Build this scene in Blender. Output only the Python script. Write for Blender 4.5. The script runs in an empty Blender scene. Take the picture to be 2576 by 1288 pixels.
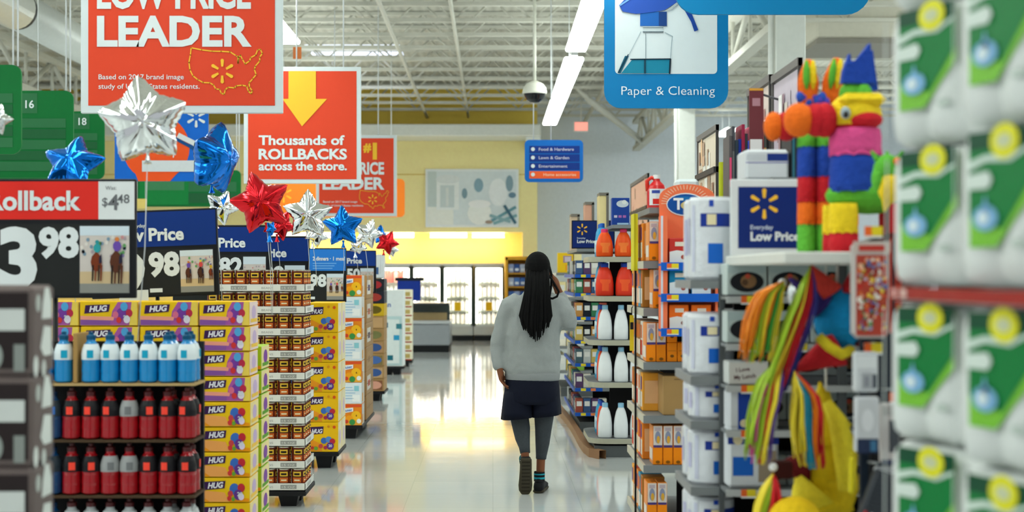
import bpy, bmesh, math, random
from mathutils import Vector, Matrix
sc = bpy.context.scene
COL = sc.collection
R = random.Random(7)
PI = math.pi
F = 3578.0                     # focal length in photo pixels; the aisle's vanishing point sits at (1240, 690)
CAM_H = 1.6

# ---------------------------------------------------------------- camera
cam_data = bpy.data.cameras.new('camera')
cam = bpy.data.objects.new('camera', cam_data)
COL.objects.link(cam)
cam.location = (0, 0, CAM_H)
cam.rotation_euler = (PI / 2, 0, 0)
cam_data.sensor_fit = 'HORIZONTAL'
cam_data.sensor_width = 36.0
cam_data.lens = F / 2576 * 36.0
cam_data.shift_x = 48 / 2576
cam_data.shift_y = 46 / 2576
cam_data.clip_start = 0.05
cam_data.clip_end = 200
cam_data.dof.use_dof = True
cam_data.dof.focus_distance = 10.2
cam_data.dof.aperture_fstop = 2.2
sc.camera = cam

# ---------------------------------------------------------------- world, exposure
world = bpy.data.worlds.new('world')
sc.world = world
world.use_nodes = True
world.node_tree.nodes['Background'].inputs['Color'].default_value = (0.93, 0.97, 1.0, 1)
world.node_tree.nodes['Background'].inputs['Strength'].default_value = 0.55
sc.view_settings.view_transform = 'Standard'
sc.view_settings.look = 'None'
sc.view_settings.exposure = 0.0
sc.view_settings.gamma = 1.0
sc.view_settings.use_curve_mapping = False
TUBE = 13.0                    # emission of the fluorescent strips

# ---------------------------------------------------------------- materials
_mats = {}
def lin(c):
    return c / 12.92 if c <= 0.04045 else ((c + 0.055) / 1.055) ** 2.4
def rgb(h):
    h = h.lstrip('#')
    return tuple(lin(int(h[i:i + 2], 16) / 255) for i in (0, 2, 4))
def M(h, rough=0.5, metal=0.0, emit=0.0, vary=0.05, scale=14.0, bump=0.0, bscale=60.0, trans=0.0, coat=0.0, alpha=1.0):
    key = (h, rough, metal, emit, vary, scale, bump, bscale, trans, coat, alpha)
    if key in _mats:
        return _mats[key]
    m = bpy.data.materials.new('paint_%s_%d' % (h.lstrip('#'), len(_mats)))
    m.use_nodes = True
    nt = m.node_tree
    b = nt.nodes['Principled BSDF']
    c = rgb(h)
    b.inputs['Roughness'].default_value = rough
    b.inputs['Metallic'].default_value = metal
    if not metal and not trans and not coat and rough > 0.3: b.inputs['Specular IOR Level'].default_value = 0.22
    if trans: b.inputs['Transmission Weight'].default_value = trans
    if coat: b.inputs['Coat Weight'].default_value = coat
    if alpha < 1: b.inputs['Alpha'].default_value = alpha
    if emit:
        b.inputs['Emission Color'].default_value = (*c, 1)
        b.inputs['Emission Strength'].default_value = emit
        b.inputs['Base Color'].default_value = (*c, 1)
    else:
        tc = nt.nodes.new('ShaderNodeTexCoord')
        nz = nt.nodes.new('ShaderNodeTexNoise')
        nz.inputs['Scale'].default_value = scale
        nz.inputs['Detail'].default_value = 1.0
        mx = nt.nodes.new('ShaderNodeMix'); mx.data_type = 'RGBA'
        lo = tuple(max(0, v * (1 - vary)) for v in c); hi = tuple(min(1, v * (1 + vary)) for v in c)
        mx.inputs[6].default_value = (*lo, 1); mx.inputs[7].default_value = (*hi, 1)
        nt.links.new(tc.outputs['Object'], nz.inputs['Vector'])
        nt.links.new(nz.outputs['Fac'], mx.inputs[0])
        nt.links.new(mx.outputs[2], b.inputs['Base Color'])
        if bump:
            n2 = nt.nodes.new('ShaderNodeTexNoise'); n2.inputs['Scale'].default_value = bscale; n2.inputs['Detail'].default_value = 3
            bp = nt.nodes.new('ShaderNodeBump'); bp.inputs['Strength'].default_value = bump; bp.inputs['Distance'].default_value = 0.02
            nt.links.new(tc.outputs['Object'], n2.inputs['Vector'])
            nt.links.new(n2.outputs['Fac'], bp.inputs['Height'])
            nt.links.new(bp.outputs['Normal'], b.inputs['Normal'])
    _mats[key] = m
    return m
WHITE = M('#dfe4e4'); BLACK = M('#15151a'); NAVY = M('#0b2c86'); YEL = M('#f5c211')
ORANGE = M('#f2651c'); RED = M('#d8281f'); KRAFT = M('#b08a58'); STEEL = M('#8f9496', 0.35, 0.3)

# ---------------------------------------------------------------- mesh builder
class Fr:
    """a flat drawing frame: origin, right, up and outward directions"""
    def __init__(s, o, U=(1, 0, 0), V=(0, 0, 1), N=(0, -1, 0), eps=0.0012):
        s.o = Vector(o); s.U = Vector(U); s.V = Vector(V); s.N = Vector(N); s.e = eps
    def p(s, u, v, k=1):
        return s.o + s.U * u + s.V * v + s.N * (s.e * k)
def front(x, y, z, eps=0.0012): return Fr((x, y, z), (1, 0, 0), (0, 0, 1), (0, -1, 0), eps)       # seen from -Y
def facex(x, y, z, eps=0.0012): return Fr((x, y, z), (0, -1, 0), (0, 0, 1), (-1, 0, 0), eps)      # seen from -X
def facepx(x, y, z, eps=0.0012): return Fr((x, y, z), (0, 1, 0), (0, 0, 1), (1, 0, 0), eps)       # seen from +X

_txt = {}
def text_mesh(s, bold):
    k = (s, bold)
    if k not in _txt:
        cu = bpy.data.curves.new('t', 'FONT'); cu.body = s; cu.size = 1.0; cu.resolution_u = 3
        cu.offset = bold
        ob = bpy.data.objects.new('t', cu); COL.objects.link(ob)
        dg = bpy.context.evaluated_depsgraph_get()
        me = ob.evaluated_get(dg).to_mesh()
        vs = [v.co.copy() for v in me.vertices]; fs = [tuple(p.vertices) for p in me.polygons]
        ob.to_mesh_clear()
        bpy.data.objects.remove(ob); bpy.data.curves.remove(cu)
        x0 = min(v.x for v in vs); x1 = max(v.x for v in vs)
        _txt[k] = ([(v.x - x0, v.y) for v in vs], fs, x1 - x0)
    return _txt[k]

class MB:
    def __init__(s):
        s.v = []; s.f = []; s.m = []; s.s = []; s.mats = []
    def mi(s, m):
        if m not in s.mats: s.mats.append(m)
        return s.mats.index(m)
    def add(s, vs, fs, m, smooth=False):
        b = len(s.v); s.v += [Vector(v) for v in vs]; i = s.mi(m)
        for f in fs:
            s.f.append(tuple(b + j for j in f)); s.m.append(i); s.s.append(smooth)
        return s
    def box(s, x0, x1, y0, y1, z0, z1, m, b=0.0):
        if b <= 0:
            vs = [(x, y, z) for z in (z0, z1) for y in (y0, y1) for x in (x0, x1)]
            return s.add(vs, [(0, 2, 3, 1), (4, 5, 7, 6), (0, 1, 5, 4), (2, 6, 7, 3), (0, 4, 6, 2), (1, 3, 7, 5)], m)
        lo = (x0, y0, z0); hi = (x1, y1, z1); idx = {}; vs = []
        for sx in (0, 1):
            for sy in (0, 1):
                for sz in (0, 1):
                    sg = (sx, sy, sz)
                    for a in range(3):
                        p = [0, 0, 0]
                        for c in range(3):
                            e = hi[c] if sg[c] else lo[c]
                            p[c] = e if c == a else e + (-b if sg[c] else b)
                        idx[(sg, a)] = len(vs); vs.append(p)
        fs = []
        for a in range(3):
            o1, o2 = [c for c in range(3) if c != a]
            for sa in (0, 1):
                q = []
                for (p1, p2) in ((0, 0), (1, 0), (1, 1), (0, 1)):
                    sg = [0, 0, 0]; sg[a] = sa; sg[o1] = p1; sg[o2] = p2
                    q.append(idx[(tuple(sg), a)])
                fs.append(q)
        for a in range(3):
            for c in range(a + 1, 3):
                d = 3 - a - c
                for sa in (0, 1):
                    for s2 in (0, 1):
                        q = []
                        for (sd, ax) in ((0, a), (1, a), (1, c), (0, c)):
                            sg = [0, 0, 0]; sg[a] = sa; sg[c] = s2; sg[d] = sd
                            q.append(idx[(tuple(sg), ax)])
                        fs.append(q)
        for sx in (0, 1):
            for sy in (0, 1):
                for sz in (0, 1):
                    fs.append([idx[((sx, sy, sz), a)] for a in range(3)])
        return s.add(vs, fs, m)
    def poly(s, fr, pts, m, k=1):
        vs = [fr.p(u, v, k) for u, v in pts]
        return s.add(vs, [tuple(range(len(vs)))], m)
    def rect(s, fr, u0, v0, u1, v1, m, k=1):
        return s.poly(fr, [(u0, v0), (u1, v0), (u1, v1), (u0, v1)], m, k)
    def ell(s, fr, u, v, ru, rv, m, k=1, n=14):
        return s.poly(fr, [(u + ru * math.cos(2 * PI * i / n), v + rv * math.sin(2 * PI * i / n)) for i in range(n)], m, k)
    def line(s, fr, pts, w, m, k=1, closed=False):
        pp = list(pts) + ([pts[0]] if closed else [])
        for (a, b), (c, d) in zip(pp[:-1], pp[1:]):
            L = math.hypot(c - a, d - b) or 1e-6
            nx, ny = -(d - b) / L * w / 2, (c - a) / L * w / 2
            ex, ey = (c - a) / L * w * 0.35, (d - b) / L * w * 0.35
            s.poly(fr, [(a + nx - ex, b + ny - ey), (c + nx + ex, d + ny + ey), (c - nx + ex, d - ny + ey), (a - nx - ex, b - ny - ey)], m, k)
        return s
    def text(s, fr, t, u, v, h, m, k=1, bold=0.012, w=None, align='l', slant=0.0, rot=0.0):
        """h = cap height in metres; w fits the width"""
        vs, fs, W = text_mesh(t, bold)
        sy = h / 0.73; sx = (w / W) if w else sy
        wid = W * sx
        off = {'l': 0, 'c': -wid / 2, 'r': -wid}[align]
        c, sn = math.cos(rot), math.sin(rot)
        P = []
        for x, y in vs:
            a = off + x * sx + slant * y * sy; b = y * sy
            P.append(fr.p(u + a * c - b * sn, v + a * sn + b * c, k))
        return s.add(P, fs, m)
    def spark(s, fr, u, v, r, m, k=1, r0=0.36, wd=0.2):
        for i in range(6):
            a = PI / 2 + i * PI / 3
            c, sn = math.cos(a), math.sin(a); q = r * wd / 2
            pts = []
            for rr, off in ((r0 * r, -q * 0.6), (r0 * r, q * 0.6), (r * 0.9, q), (r, q * 0.4), (r, -q * 0.4), (r * 0.9, -q)):
                pts.append((u + c * rr - sn * off, v + sn * rr + c * off))
            s.poly(fr, pts, m, k)
        return s
    def lathe(s, prof, m, n=20, c=(0, 0, 0), smooth=True, sx=1.0, sy=1.0):
        """prof: list of (r, z) or (r, z, material for the band above)"""
        cx, cy, cz = c
        for (p, q) in zip(prof[:-1], prof[1:]):
            mm = p[2] if len(p) > 2 else m
            vs = []
            for r, z in ((max(p[0], 1e-4), p[1]), (max(q[0], 1e-4), q[1])):
                vs += [(cx + sx * r * math.cos(2 * PI * i / n), cy + sy * r * math.sin(2 * PI * i / n), cz + z) for i in range(n)]
            s.add(vs, [(i, (i + 1) % n, n + (i + 1) % n, n + i) for i in range(n)], mm, smooth)
        return s
    def cyl_patch(s, c, r, a0, a1, z0, z1, m, n=6):
        vs = []
        for i in range(n + 1):
            a = a0 + (a1 - a0) * i / n
            for z in (z0, z1):
                vs.append((c[0] + r * math.cos(a), c[1] + r * math.sin(a), c[2] + z))
        return s.add(vs, [(2 * i, 2 * i + 2, 2 * i + 3, 2 * i + 1) for i in range(n)], m, True)
    def tube(s, pts, rad, m, n=8, smooth=True, flat=1.0, cap=True):
        pts = [Vector(p) for p in pts]
        if not isinstance(rad, (list, tuple)): rad = [rad] * len(pts)
        t0 = (pts[1] - pts[0]).normalized()
        ref = Vector((0, 0, 1)) if abs(t0.z) < 0.9 else Vector((1, 0, 0))
        u = t0.cross(ref).normalized()
        rings = []; vs = []
        for i, p in enumerate(pts):
            t = ((pts[min(i + 1, len(pts) - 1)] - pts[max(i - 1, 0)])).normalized()
            u = (u - t * u.dot(t)).normalized(); w = t.cross(u)
            for j in range(n):
                a = 2 * PI * j / n
                vs.append(p + u * (rad[i] * math.cos(a)) + w * (rad[i] * flat * math.sin(a)))
        fs = []
        for i in range(len(pts) - 1):
            for j in range(n):
                fs.append((i * n + j, i * n + (j + 1) % n, (i + 1) * n + (j + 1) % n, (i + 1) * n + j))
        if cap:
            fs.append(tuple(range(n))[::-1]); fs.append(tuple((len(pts) - 1) * n + j for j in range(n)))
        return s.add(vs, fs, m, smooth)
    def loft(s, rings, m, smooth=True, cap=True):
        n = len(rings[0]); vs = [v for r in rings for v in r]; fs = []
        for i in range(len(rings) - 1):
            for j in range(n):
                fs.append((i * n + j, i * n + (j + 1) % n, (i + 1) * n + (j + 1) % n, (i + 1) * n + j))
        if cap:
            fs.append(tuple(range(n))[::-1]); fs.append(tuple((len(rings) - 1) * n + j for j in range(n)))
        return s.add(vs, fs, m, smooth)
    def ball(s, c, r, m, nu=18, nv=10, rot=None, mats=None, bumpy=0.0, rnd=None):
        """ellipsoid; mats(v in 0..1) -> material by height"""
        rx, ry, rz = r if isinstance(r, (list, tuple)) else (r, r, r)
        rings = []
        for i in range(nv + 1):
            t = -PI / 2 + PI * i / nv
            ring = []
            for j in range(nu):
                a = 2 * PI * j / nu
                q = 1 + (bumpy * (rnd.random() - 0.5) if bumpy and rnd else 0)
                p = Vector((rx * q * max(math.cos(t), 1e-3) * math.cos(a), ry * q * max(math.cos(t), 1e-3) * math.sin(a), rz * math.sin(t)))
                if rot is not None: p = rot @ p
                ring.append(Vector(c) + p)
            rings.append(ring)
        for i in range(nv):
            s.loft([rings[i], rings[i + 1]], mats((i + 0.5) / nv) if mats else m, True, False)
        return s
    def build(s, name, parent=None, loc=None, merge=False):
        me = bpy.data.meshes.new(name)
        me.from_pydata([tuple(v) for v in s.v], [], s.f)
        for m in s.mats: me.materials.append(m)
        me.polygons.foreach_set('material_index', s.m)
        me.polygons.foreach_set('use_smooth', s.s)
        bm = bmesh.new(); bm.from_mesh(me)
        if merge: bmesh.ops.remove_doubles(bm, verts=bm.verts, dist=0.0002)
        bmesh.ops.recalc_face_normals(bm, faces=bm.faces)
        bm.to_mesh(me); bm.free(); me.update()
        o = bpy.data.objects.new(name, me); COL.objects.link(o)
        if parent is not None: o.parent = parent
        if loc is not None: o.location = loc
        return o

def tag(o, label, cat, group=None, kind=None):
    o['label'] = label; o['category'] = cat
    if group: o['group'] = group
    if kind: o['kind'] = kind
    return o
def thing(name, label, cat, loc=(0, 0, 0), rz=0.0, group=None):
    o = bpy.data.objects.new(name, None); o.empty_display_size = 0.1
    COL.objects.link(o); o.location = loc; o.rotation_euler = (0, 0, rz)
    return tag(o, label, cat, group)
def struct(o):
    o['kind'] = 'structure'; return o
_kids = {}
def dup(src, loc, label, rz=None, group=None, scale=None):
    """copy a thing with its parts and sub-parts (mesh data shared)"""
    def cp(o, par):
        c = o.copy(); COL.objects.link(c)
        if par is not None: c.parent = par
        for ch in list(o.children): cp(ch, c)
        return c
    r = cp(src, None); r.location = loc; r['label'] = label
    if rz is not None: r.rotation_euler = (0, 0, rz)
    if group: r['group'] = group
    if scale: r.scale = scale
    return r
class Kind:
    """builds the first one, copies the rest"""
    def __init__(s, make): s.make = make; s.src = None
    def put(s, loc, label, rz=0.0, group=None):
        if s.src is None:
            s.src = s.make(); s.src.location = loc; s.src.rotation_euler = (0, 0, rz); s.src['label'] = label
            if group: s.src['group'] = group
            return s.src
        return dup(s.src, loc, label, rz, group)
ORD = ['first', 'second', 'third', 'fourth', 'fifth', 'sixth', 'seventh', 'eighth', 'ninth', 'tenth', 'eleventh', 'twelfth', 'thirteenth', 'fourteenth']
def X(px, Y): return (px - 1240) * Y / F
def Z(py, Y): return CAM_H - (py - 690) * Y / F

# ================================================================ the building
def floor_mat():
    m = bpy.data.materials.new('polished_tile'); m.use_nodes = True
    nt = m.node_tree; b = nt.nodes['Principled BSDF']
    tc = nt.nodes.new('ShaderNodeTexCoord')
    br = nt.nodes.new('ShaderNodeTexBrick')
    br.offset = 0.0
    br.inputs['Scale'].default_value = 1.0
    br.inputs['Brick Width'].default_value = 0.6096; br.inputs['Row Height'].default_value = 0.6096
    br.inputs['Mortar Size'].default_value = 0.003
    br.inputs['Color1'].default_value = (*rgb('#cfd2d2'), 1); br.inputs['Color2'].default_value = (*rgb('#c8cccc'), 1)
    br.inputs['Mortar'].default_value = (*rgb('#bfc3c3'), 1)
    nt.links.new(tc.outputs['Object'], br.inputs['Vector'])
    nt.links.new(br.outputs['Color'], b.inputs['Base Color'])
    nz = nt.nodes.new('ShaderNodeTexNoise'); nz.inputs['Scale'].default_value = 2.2; nz.inputs['Detail'].default_value = 4
    mp = nt.nodes.new('ShaderNodeMapping'); mp.inputs['Scale'].default_value = (1, 2.5, 1)
    nt.links.new(tc.outputs['Object'], mp.inputs['Vector']); nt.links.new(mp.outputs['Vector'], nz.inputs['Vector'])
    mr = nt.nodes.new('ShaderNodeMapRange'); mr.inputs['To Min'].default_value = 0.05; mr.inputs['To Max'].default_value = 0.13
    nt.links.new(nz.outputs['Fac'], mr.inputs['Value']); nt.links.new(mr.outputs['Result'], b.inputs['Roughness'])
    bp = nt.nodes.new('ShaderNodeBump'); bp.inputs['Strength'].default_value = 0.05; bp.inputs['Distance'].default_value = 0.012
    nt.links.new(nz.outputs['Fac'], bp.inputs['Height']); nt.links.new(bp.outputs['Normal'], b.inputs['Normal'])
    b.inputs['IOR'].default_value = 1.6
    b.inputs['Coat Weight'].default_value = 0.35; b.inputs['Coat Roughness'].default_value = 0.04
    return m
def deck_mat():
    m = bpy.data.materials.new('ribbed_deck'); m.use_nodes = True
    nt = m.node_tree; b = nt.nodes['Principled BSDF']; b.inputs['Roughness'].default_value = 0.6
    tc = nt.nodes.new('ShaderNodeTexCoord'); wv = nt.nodes.new('ShaderNodeTexWave')
    wv.inputs['Scale'].default_value = 2.0; wv.bands_direction = 'X'
    mx = nt.nodes.new('ShaderNodeMix'); mx.data_type = 'RGBA'
    mx.inputs[6].default_value = (*rgb('#a9a89c'), 1); mx.inputs[7].default_value = (*rgb('#bbbaae'), 1)
    bp = nt.nodes.new('ShaderNodeBump'); bp.inputs['Strength'].default_value = 0.25; bp.inputs['Distance'].default_value = 0.03
    nt.links.new(tc.outputs['Object'], wv.inputs['Vector'])
    nt.links.new(wv.outputs['Fac'], mx.inputs[0]); nt.links.new(mx.outputs[2], b.inputs['Base Color'])
    nt.links.new(wv.outputs['Fac'], bp.inputs['Height']); nt.links.new(bp.outputs['Normal'], b.inputs['Normal'])
    return m
JOIST = M('#cbcabf', 0.55); SOFFIT = M('#f1f3ec', 0.6); WALLBLUE = M('#e4ecf6', 0.8); WALLYEL = M('#ffedaa', 0.75)
WALLYEL2 = M('#f8df8c', 0.75)

struct(MB().box(-13, 13, -4, 37, -0.1, 0, floor_mat()).build('floor'))
b = MB(); b.box(-13, 13, -4, 28.2, 6.15, 6.25, deck_mat())
b.box(-13, -3.75, 28.2, 29.6, 6.15, 6.25, deck_mat()); b.box(-1.85, 13, 28.2, 29.6, 6.15, 6.25, deck_mat()); b.box(-13, 13, 29.6, 37, 6.15, 6.25, deck_mat())
struct(b.build('ceiling'))
struct(MB().box(-3.75, -1.85, 28.2, 29.6, 6.16, 6.2, M('#dfe6ff', emit=1.6)).build('window_1'))
struct(MB().box(1.08, 13, 36.3, 36.5, 0, 6.15, WALLBLUE).build('wall_back'))
struct(MB().box(-13, 1.08, 34.65, 36.5, 4.95, 6.15, M('#ffdb66', 0.8)).build('wall_yellow_upper'))
# yellow dairy front: bulkhead, bright recess, pier
struct(MB().box(-13, 0.72, 35.4, 36.5, 0, 4.6, WALLYEL2).build('wall_yellow_recess'))
struct(MB().box(-13, 1.08, 34.6, 35.4, 2.62, 4.95, WALLYEL).box(-13, 1.08, 34.585, 34.6, 4.02, 4.035, M('#d4ad3c')).build('wall_yellow_bulkhead'))
struct(MB().box(0.72, 1.08, 34.6, 36.5, 0, 2.62, WALLYEL).build('wall_yellow_pier'))
struct(MB().box(-13, 1.12, 33.3, 34.6, 4.84, 5.12, SOFFIT, 0.02).box(0.78, 1.12, 33.6, 34.6, 4.62, 4.84, SOFFIT).build('trim_1'))
struct(MB().box(-13.2, -13, -4, 37, 0, 6.15, M('#c9ccd0', 0.8)).build('wall_left'))
struct(MB().box(13, 13.2, -4, 37, 0, 6.15, M('#c9ccd0', 0.8)).build('wall_right'))

def joist_mesh():
    b = MB()
    for z, h in ((5.5, 0.06), (6.08, 0.06)):
        b.box(-12.9, 12.9, -0.05, -0.008, z, z + h, JOIST); b.box(-12.9, 12.9, 0.008, 0.05, z, z + h, JOIST)
    n = 42; st = 25.4 / n
    for i in range(n):
        x0 = -12.7 + i * st
        za, zb = (5.53, 6.1) if i % 2 == 0 else (6.1, 5.53)
        b.tube([(x0, 0, za), (x0 + st, 0, zb)], 0.017, JOIST, 5)
    return b
jo = None
ys = [2.2 + 1.32 * i for i in range(26)]
for i, y in enumerate(ys):
    if jo is None: jo = struct(joist_mesh().build('roof_joist')); o = jo
    else: o = jo.copy(); COL.objects.link(o)
    o.location = (0, y, 0)
def girder(x, name):
    b = MB()
    for z in (4.72, 5.4): b.box(x - 0.09, x + 0.09, 4, 36, z, z + 0.1, JOIST)
    n = 22; st = 32 / n
    for i in range(n):
        y0 = 4 + i * st; za, zb = (4.77, 5.45) if i % 2 == 0 else (5.45, 4.77)
        b.tube([(x, y0, za), (x, y0 + st, zb)], 0.045, JOIST, 6)
        b.tube([(x, y0, 4.77), (x, y0, 5.45)], 0.03, JOIST, 6)
    return struct(b.build(name))
girder(3.62, 'roof_girder'); girder(-8.0, 'roof_girder')
COLM = M('#dfe2dc', 0.5)
for (x, y) in ((3.66, 27.0), (3.15, 15.2)):
    b = MB(); b.box(x - 0.16, x + 0.16, y - 0.16, y + 0.16, 0, 5.5, COLM, 0.012)
    b.box(x - 0.22, x + 0.22, y - 0.22, y + 0.22, 5.38, 5.5, COLM)
    b.tube([(x - 0.2, y - 0.1, 0), (x - 0.2, y - 0.1, 5.4)], 0.03, M('#eceeea', 0.4), 8)
    struct(b.build('column'))
# overhead pipes along the roof
for i, (x, z, r) in enumerate(((-0.6, 5.44, 0.03), (2.3, 5.42, 0.05), (-4.4, 5.42, 0.04), (-1.6, 5.42, 0.035))):
    struct(MB().tube([(x, 3, z), (x, 36, z)], r, JOIST, 8).build('trim_%d' % (i + 2)))
struct(MB().tube([(2.0, 30, 5.3), (3.6, 34.0, 4.75)], 0.07, JOIST, 6).tube([(2.0, 30, 5.3), (1.7, 30, 5.6)], 0.05, JOIST, 6).build('trim_7'))

# ---- fluorescent strip rows
FIX = M('#ccd0d0', 0.4); GLOW = M('#f6fff9', emit=TUBE)
def strip(x, y0, y1, z, label, w=0.28):
    t = thing('strip_light', label, 'ceiling light', (x, (y0 + y1) / 2, z), 0, 'fluorescent strip lights over the aisles')
    L = (y1 - y0) / 2
    MB().box(-w * 0.16, w * 0.16, -L, L, 0.05, 0.11, FIX).box(-0.04, 0.04, -L - 0.12, L + 0.12, 0.055, 0.1, FIX).build('housing', t)
    MB().box(-w / 2, w / 2, -L, L, 0.0, 0.055, GLOW, 0.015).build('diffuser', t)
    for yy in (-L * 0.7, L * 0.7): MB().tube([(0, yy, 0.1), (0, yy, 6.13 - z)], 0.006, FIX, 5).build('hanger', t)
    return t
strip(0.99, 17.35, 24.8, 4.2, 'long bright strip light ending above the directory sign', .24)
strip(0.97, 9.0, 16.65, 4.2, 'bright strip light beside the spray bottle sign, second from the yellow wall', .24)
strip(0.98, 0.9, 8.7, 4.2, 'strip light overhead before the spray bottle sign')
strip(-2.32, 8.0, 16.1, 4.2, 'bright strip light emerging behind the big orange-red sign')
strip(-2.32, -0.4, 7.7, 4.2, 'strip light overhead in front of the big orange-red sign')
for nx, x in (('inner grocery aisles', -5.7), ('outer grocery aisles', -9.5), ('outermost grocery wall', -12.0)):  # unseen outer rows, added to light the grocery side
    for k in range(2 if x > -6 else 3):
        strip(x, -1 + 8.4 * k, 6.8 + 8.4 * k, 4.9, '%s added strip light over the %s' % (ORD[k], nx))
for nx, x in (('paper goods aisles', 7.4), ('outer paper goods aisles', 10.2), ('outermost paper goods wall', 12.3)):  # more unseen rows, added for light on the paper goods side
    for k in range(3 if x < 8 else 4):
        strip(x, -1 + 8.4 * k, 6.8 + 8.4 * k, 4.9, '%s added strip light over the %s' % (ORD[k], nx))

strip(-5.7, 21.2, 28.2, 4.9, 'added strip light hidden behind the big orange-red sign')  # added out of view to brighten the far end of the store
strip(-3.3, 19.2, 31.0, 4.2, 'added strip light hidden behind the rollbacks sign')  # unseen extra lamp, added to lift the yellow wall and ceiling
strip(7.4, 28.6, 31.8, 4.9, 'added strip light hidden behind the rainbow pinatas')  # unseen lamp added to brighten the grey-blue back wall
strip(5.55, 33.2, 34.6, 4.95, 'short far strip light glimpsed above the tall thin boxes')
strip(3.0, 20.2, 27.6, 4.9, 'added strip light hidden behind the spray bottle sign')  # extra lamp kept out of view, added for light on the back wall
# ---- round air duct
t = thing('air_duct', 'large white round air duct hanging under the roof joists', 'duct', (-6.15, 0, 5.02))
MB().tube([(0, 8, 0), (0, 14, 0), (0, 18.3, 0)], 0.27, M('#d9ddd9', 0.35, 0.2), 24).build('duct_section', t)
MB().tube([(0, 18.42, 0), (0, 23, 0), (0, 27, 0)], 0.26, M('#d9ddd9', 0.35, 0.2), 24).build('duct_section', t)
MB().tube([(0, 18.28, 0), (0, 18.44, 0)], 0.255, M('#23262a'), 24).tube([(0, 26.98, 0), (0, 27.1, 0)], 0.262, M('#23262a'), 24).build('joint_band', t)
for y in (10, 15, 17.5, 20, 25): MB().tube([(0.0, y, 0.26), (0.0, y, 0.5)], 0.012, JOIST, 5).build('hanger', t)
# ---- ceiling unit seen past the upper blue sign
t = thing('air_unit', 'boxy beige air handling unit hung from the roof', 'air unit', (6.05, 22, 4.9))
MB().box(-1.05, 0.5, 0, 1.5, 0.35, 1.1, M('#c9c6b8', 0.6), 0.03).build('cabinet', t)
MB().box(-1.05, 0.5, -0.02, 1.5, 0.27, 0.34, M('#8d8980', 0.6)).build('drip_tray', t)
# ---- dome camera
Yd = 18.5
t = thing('dome_camera', 'white security dome camera on a thin pole over the aisle', 'camera', (X(1345, Yd), Yd, Z(233, Yd)))
r = 0.15
MB().lathe([(0.155, -0.02), (0.16, 0.0), (0.15, 0.06), (0.11, 0.115), (0.04, 0.15), (0.0, 0.153)], M('#e6e6da', 0.4), 28).build('housing', t)
MB().lathe([(0.0, -0.14), (0.06, -0.13), (0.11, -0.095), (0.138, -0.04), (0.145, -0.01), (0.14, 0.0)], M('#0d1016', 0.12), 28).build('dome', t)
MB().tube([(0, 0, 0.14), (0, 0, 5.5 - Z(233, Yd))], 0.022, M('#e6e6da', 0.4), 10).build('pole', t)
# ---- exit sign
Ye = 31.0
t = thing('exit_sign', 'small glowing salmon red exit sign hanging under the roof', 'exit sign', (X(1462, Ye), Ye, Z(318, Ye)))
MB().box(-0.16, 0.16, 0, 0.06, -0.11, 0.11, M('#e8d8cf'), 0.01).build('case', t)
MB().box(-0.135, 0.135, -0.01, 0.0, -0.085, 0.085, M('#ff8f80', emit=1.1)).build('face', t)
MB().tube([(0, 0.03, 0.1), (0, 0.03, 5.5 - Z(318, Ye))], 0.015, JOIST, 6).build('hanger', t)

# ---- dairy wall: picture, cove lights, coolers
Yp = 34.55
x0, x1, z0, z1 = X(1070, Yp), X(1305, Yp), Z(572, Yp), Z(425, Yp)
t = thing('wall_picture', 'large framed pale picture of whisks and dairy pots on the yellow wall', 'picture', (0, Yp, 0))
MB().box(x0, x1, -0.03, 0.04, z0, z1, M('#f0f4f4'), 0.01).build('frame', t)
b = MB(); fr = Fr((x0, -0.03, z0), eps=0.004); w, h = x1 - x0, z1 - z0
b.rect(fr, 0.06, 0.06, w - 0.06, h - 0.06, M('#e2ebee'))
def el(u, v, a, c, col, k=2): b.ell(fr, u * w, v * h, a * w, c * h, M(col), k)
b.rect(fr, .06, .06, w * .3, h * .35, M('#f2f4ee'), 2); b.rect(fr, .06, h * .35, w * .12, h * .95, M('#ccd8d6'), 2)
b.rect(fr, w * .12, h * .3, w * .36, h * .8, M('#f3f7f7'), 3); el(.24, .82, .13, .08, '#e6ebec', 4); b.rect(fr, w * .16, h * .34, w * .31, h * .72, M('#d3dee0'), 4)
b.rect(fr, w * .22, h * .36, w * .25, h * .68, M('#e4e9e8'), 5)
el(.42, .58, .03, .09, '#86a3b0', 3); el(.57, .72, .05, .12, '#8fb0c0', 3); el(.58, .24, .13, .2, '#f8faf6', 4); el(.58, .4, .12, .07, '#ffffff', 5)
el(.78, .6, .1, .24, '#f3f7f9', 3); el(.9, .75, .04, .14, '#8aa5b3', 4); el(.93, .55, .04, .05, '#6f8fa5', 4); el(.68, .09, .04, .03, '#b09a8a', 6)
for i, (a, c, d, e) in enumerate(((.72, .12, .96, .34), (.74, .07, .97, .2), (.85, .36, .96, .08), (.7, .2, .9, .1))):
    b.line(fr, [(a * w, c * h), (d * w, e * h)], 0.07, M(['#6fa0ae', '#88b4bd', '#4c7387', '#93b9c0'][i]), 5 + i)
b.build('print', t)
for i, (a, c) in enumerate(((930, 1040), (1082, 1174), (1188, 1269))):
    tag(MB().box(X(a, 34.7), X(c, 34.7), 34.65, 34.70, 2.5, 2.615, M('#fff6df', emit=1.5), 0.01).box(X(a, 34.7), X(c, 34.7), 34.701, 34.85, 2.5, 2.615, M('#fff0cc', emit=14.0)).build('cove_light'),
        ['cove light under the yellow bulkhead, closest to the star balloons', 'middle cove light under the yellow bulkhead and wall picture', 'cove light under the yellow bulkhead, closest to the grey-blue wall'][i], 'light', 'cove lights over the coolers')
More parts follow.
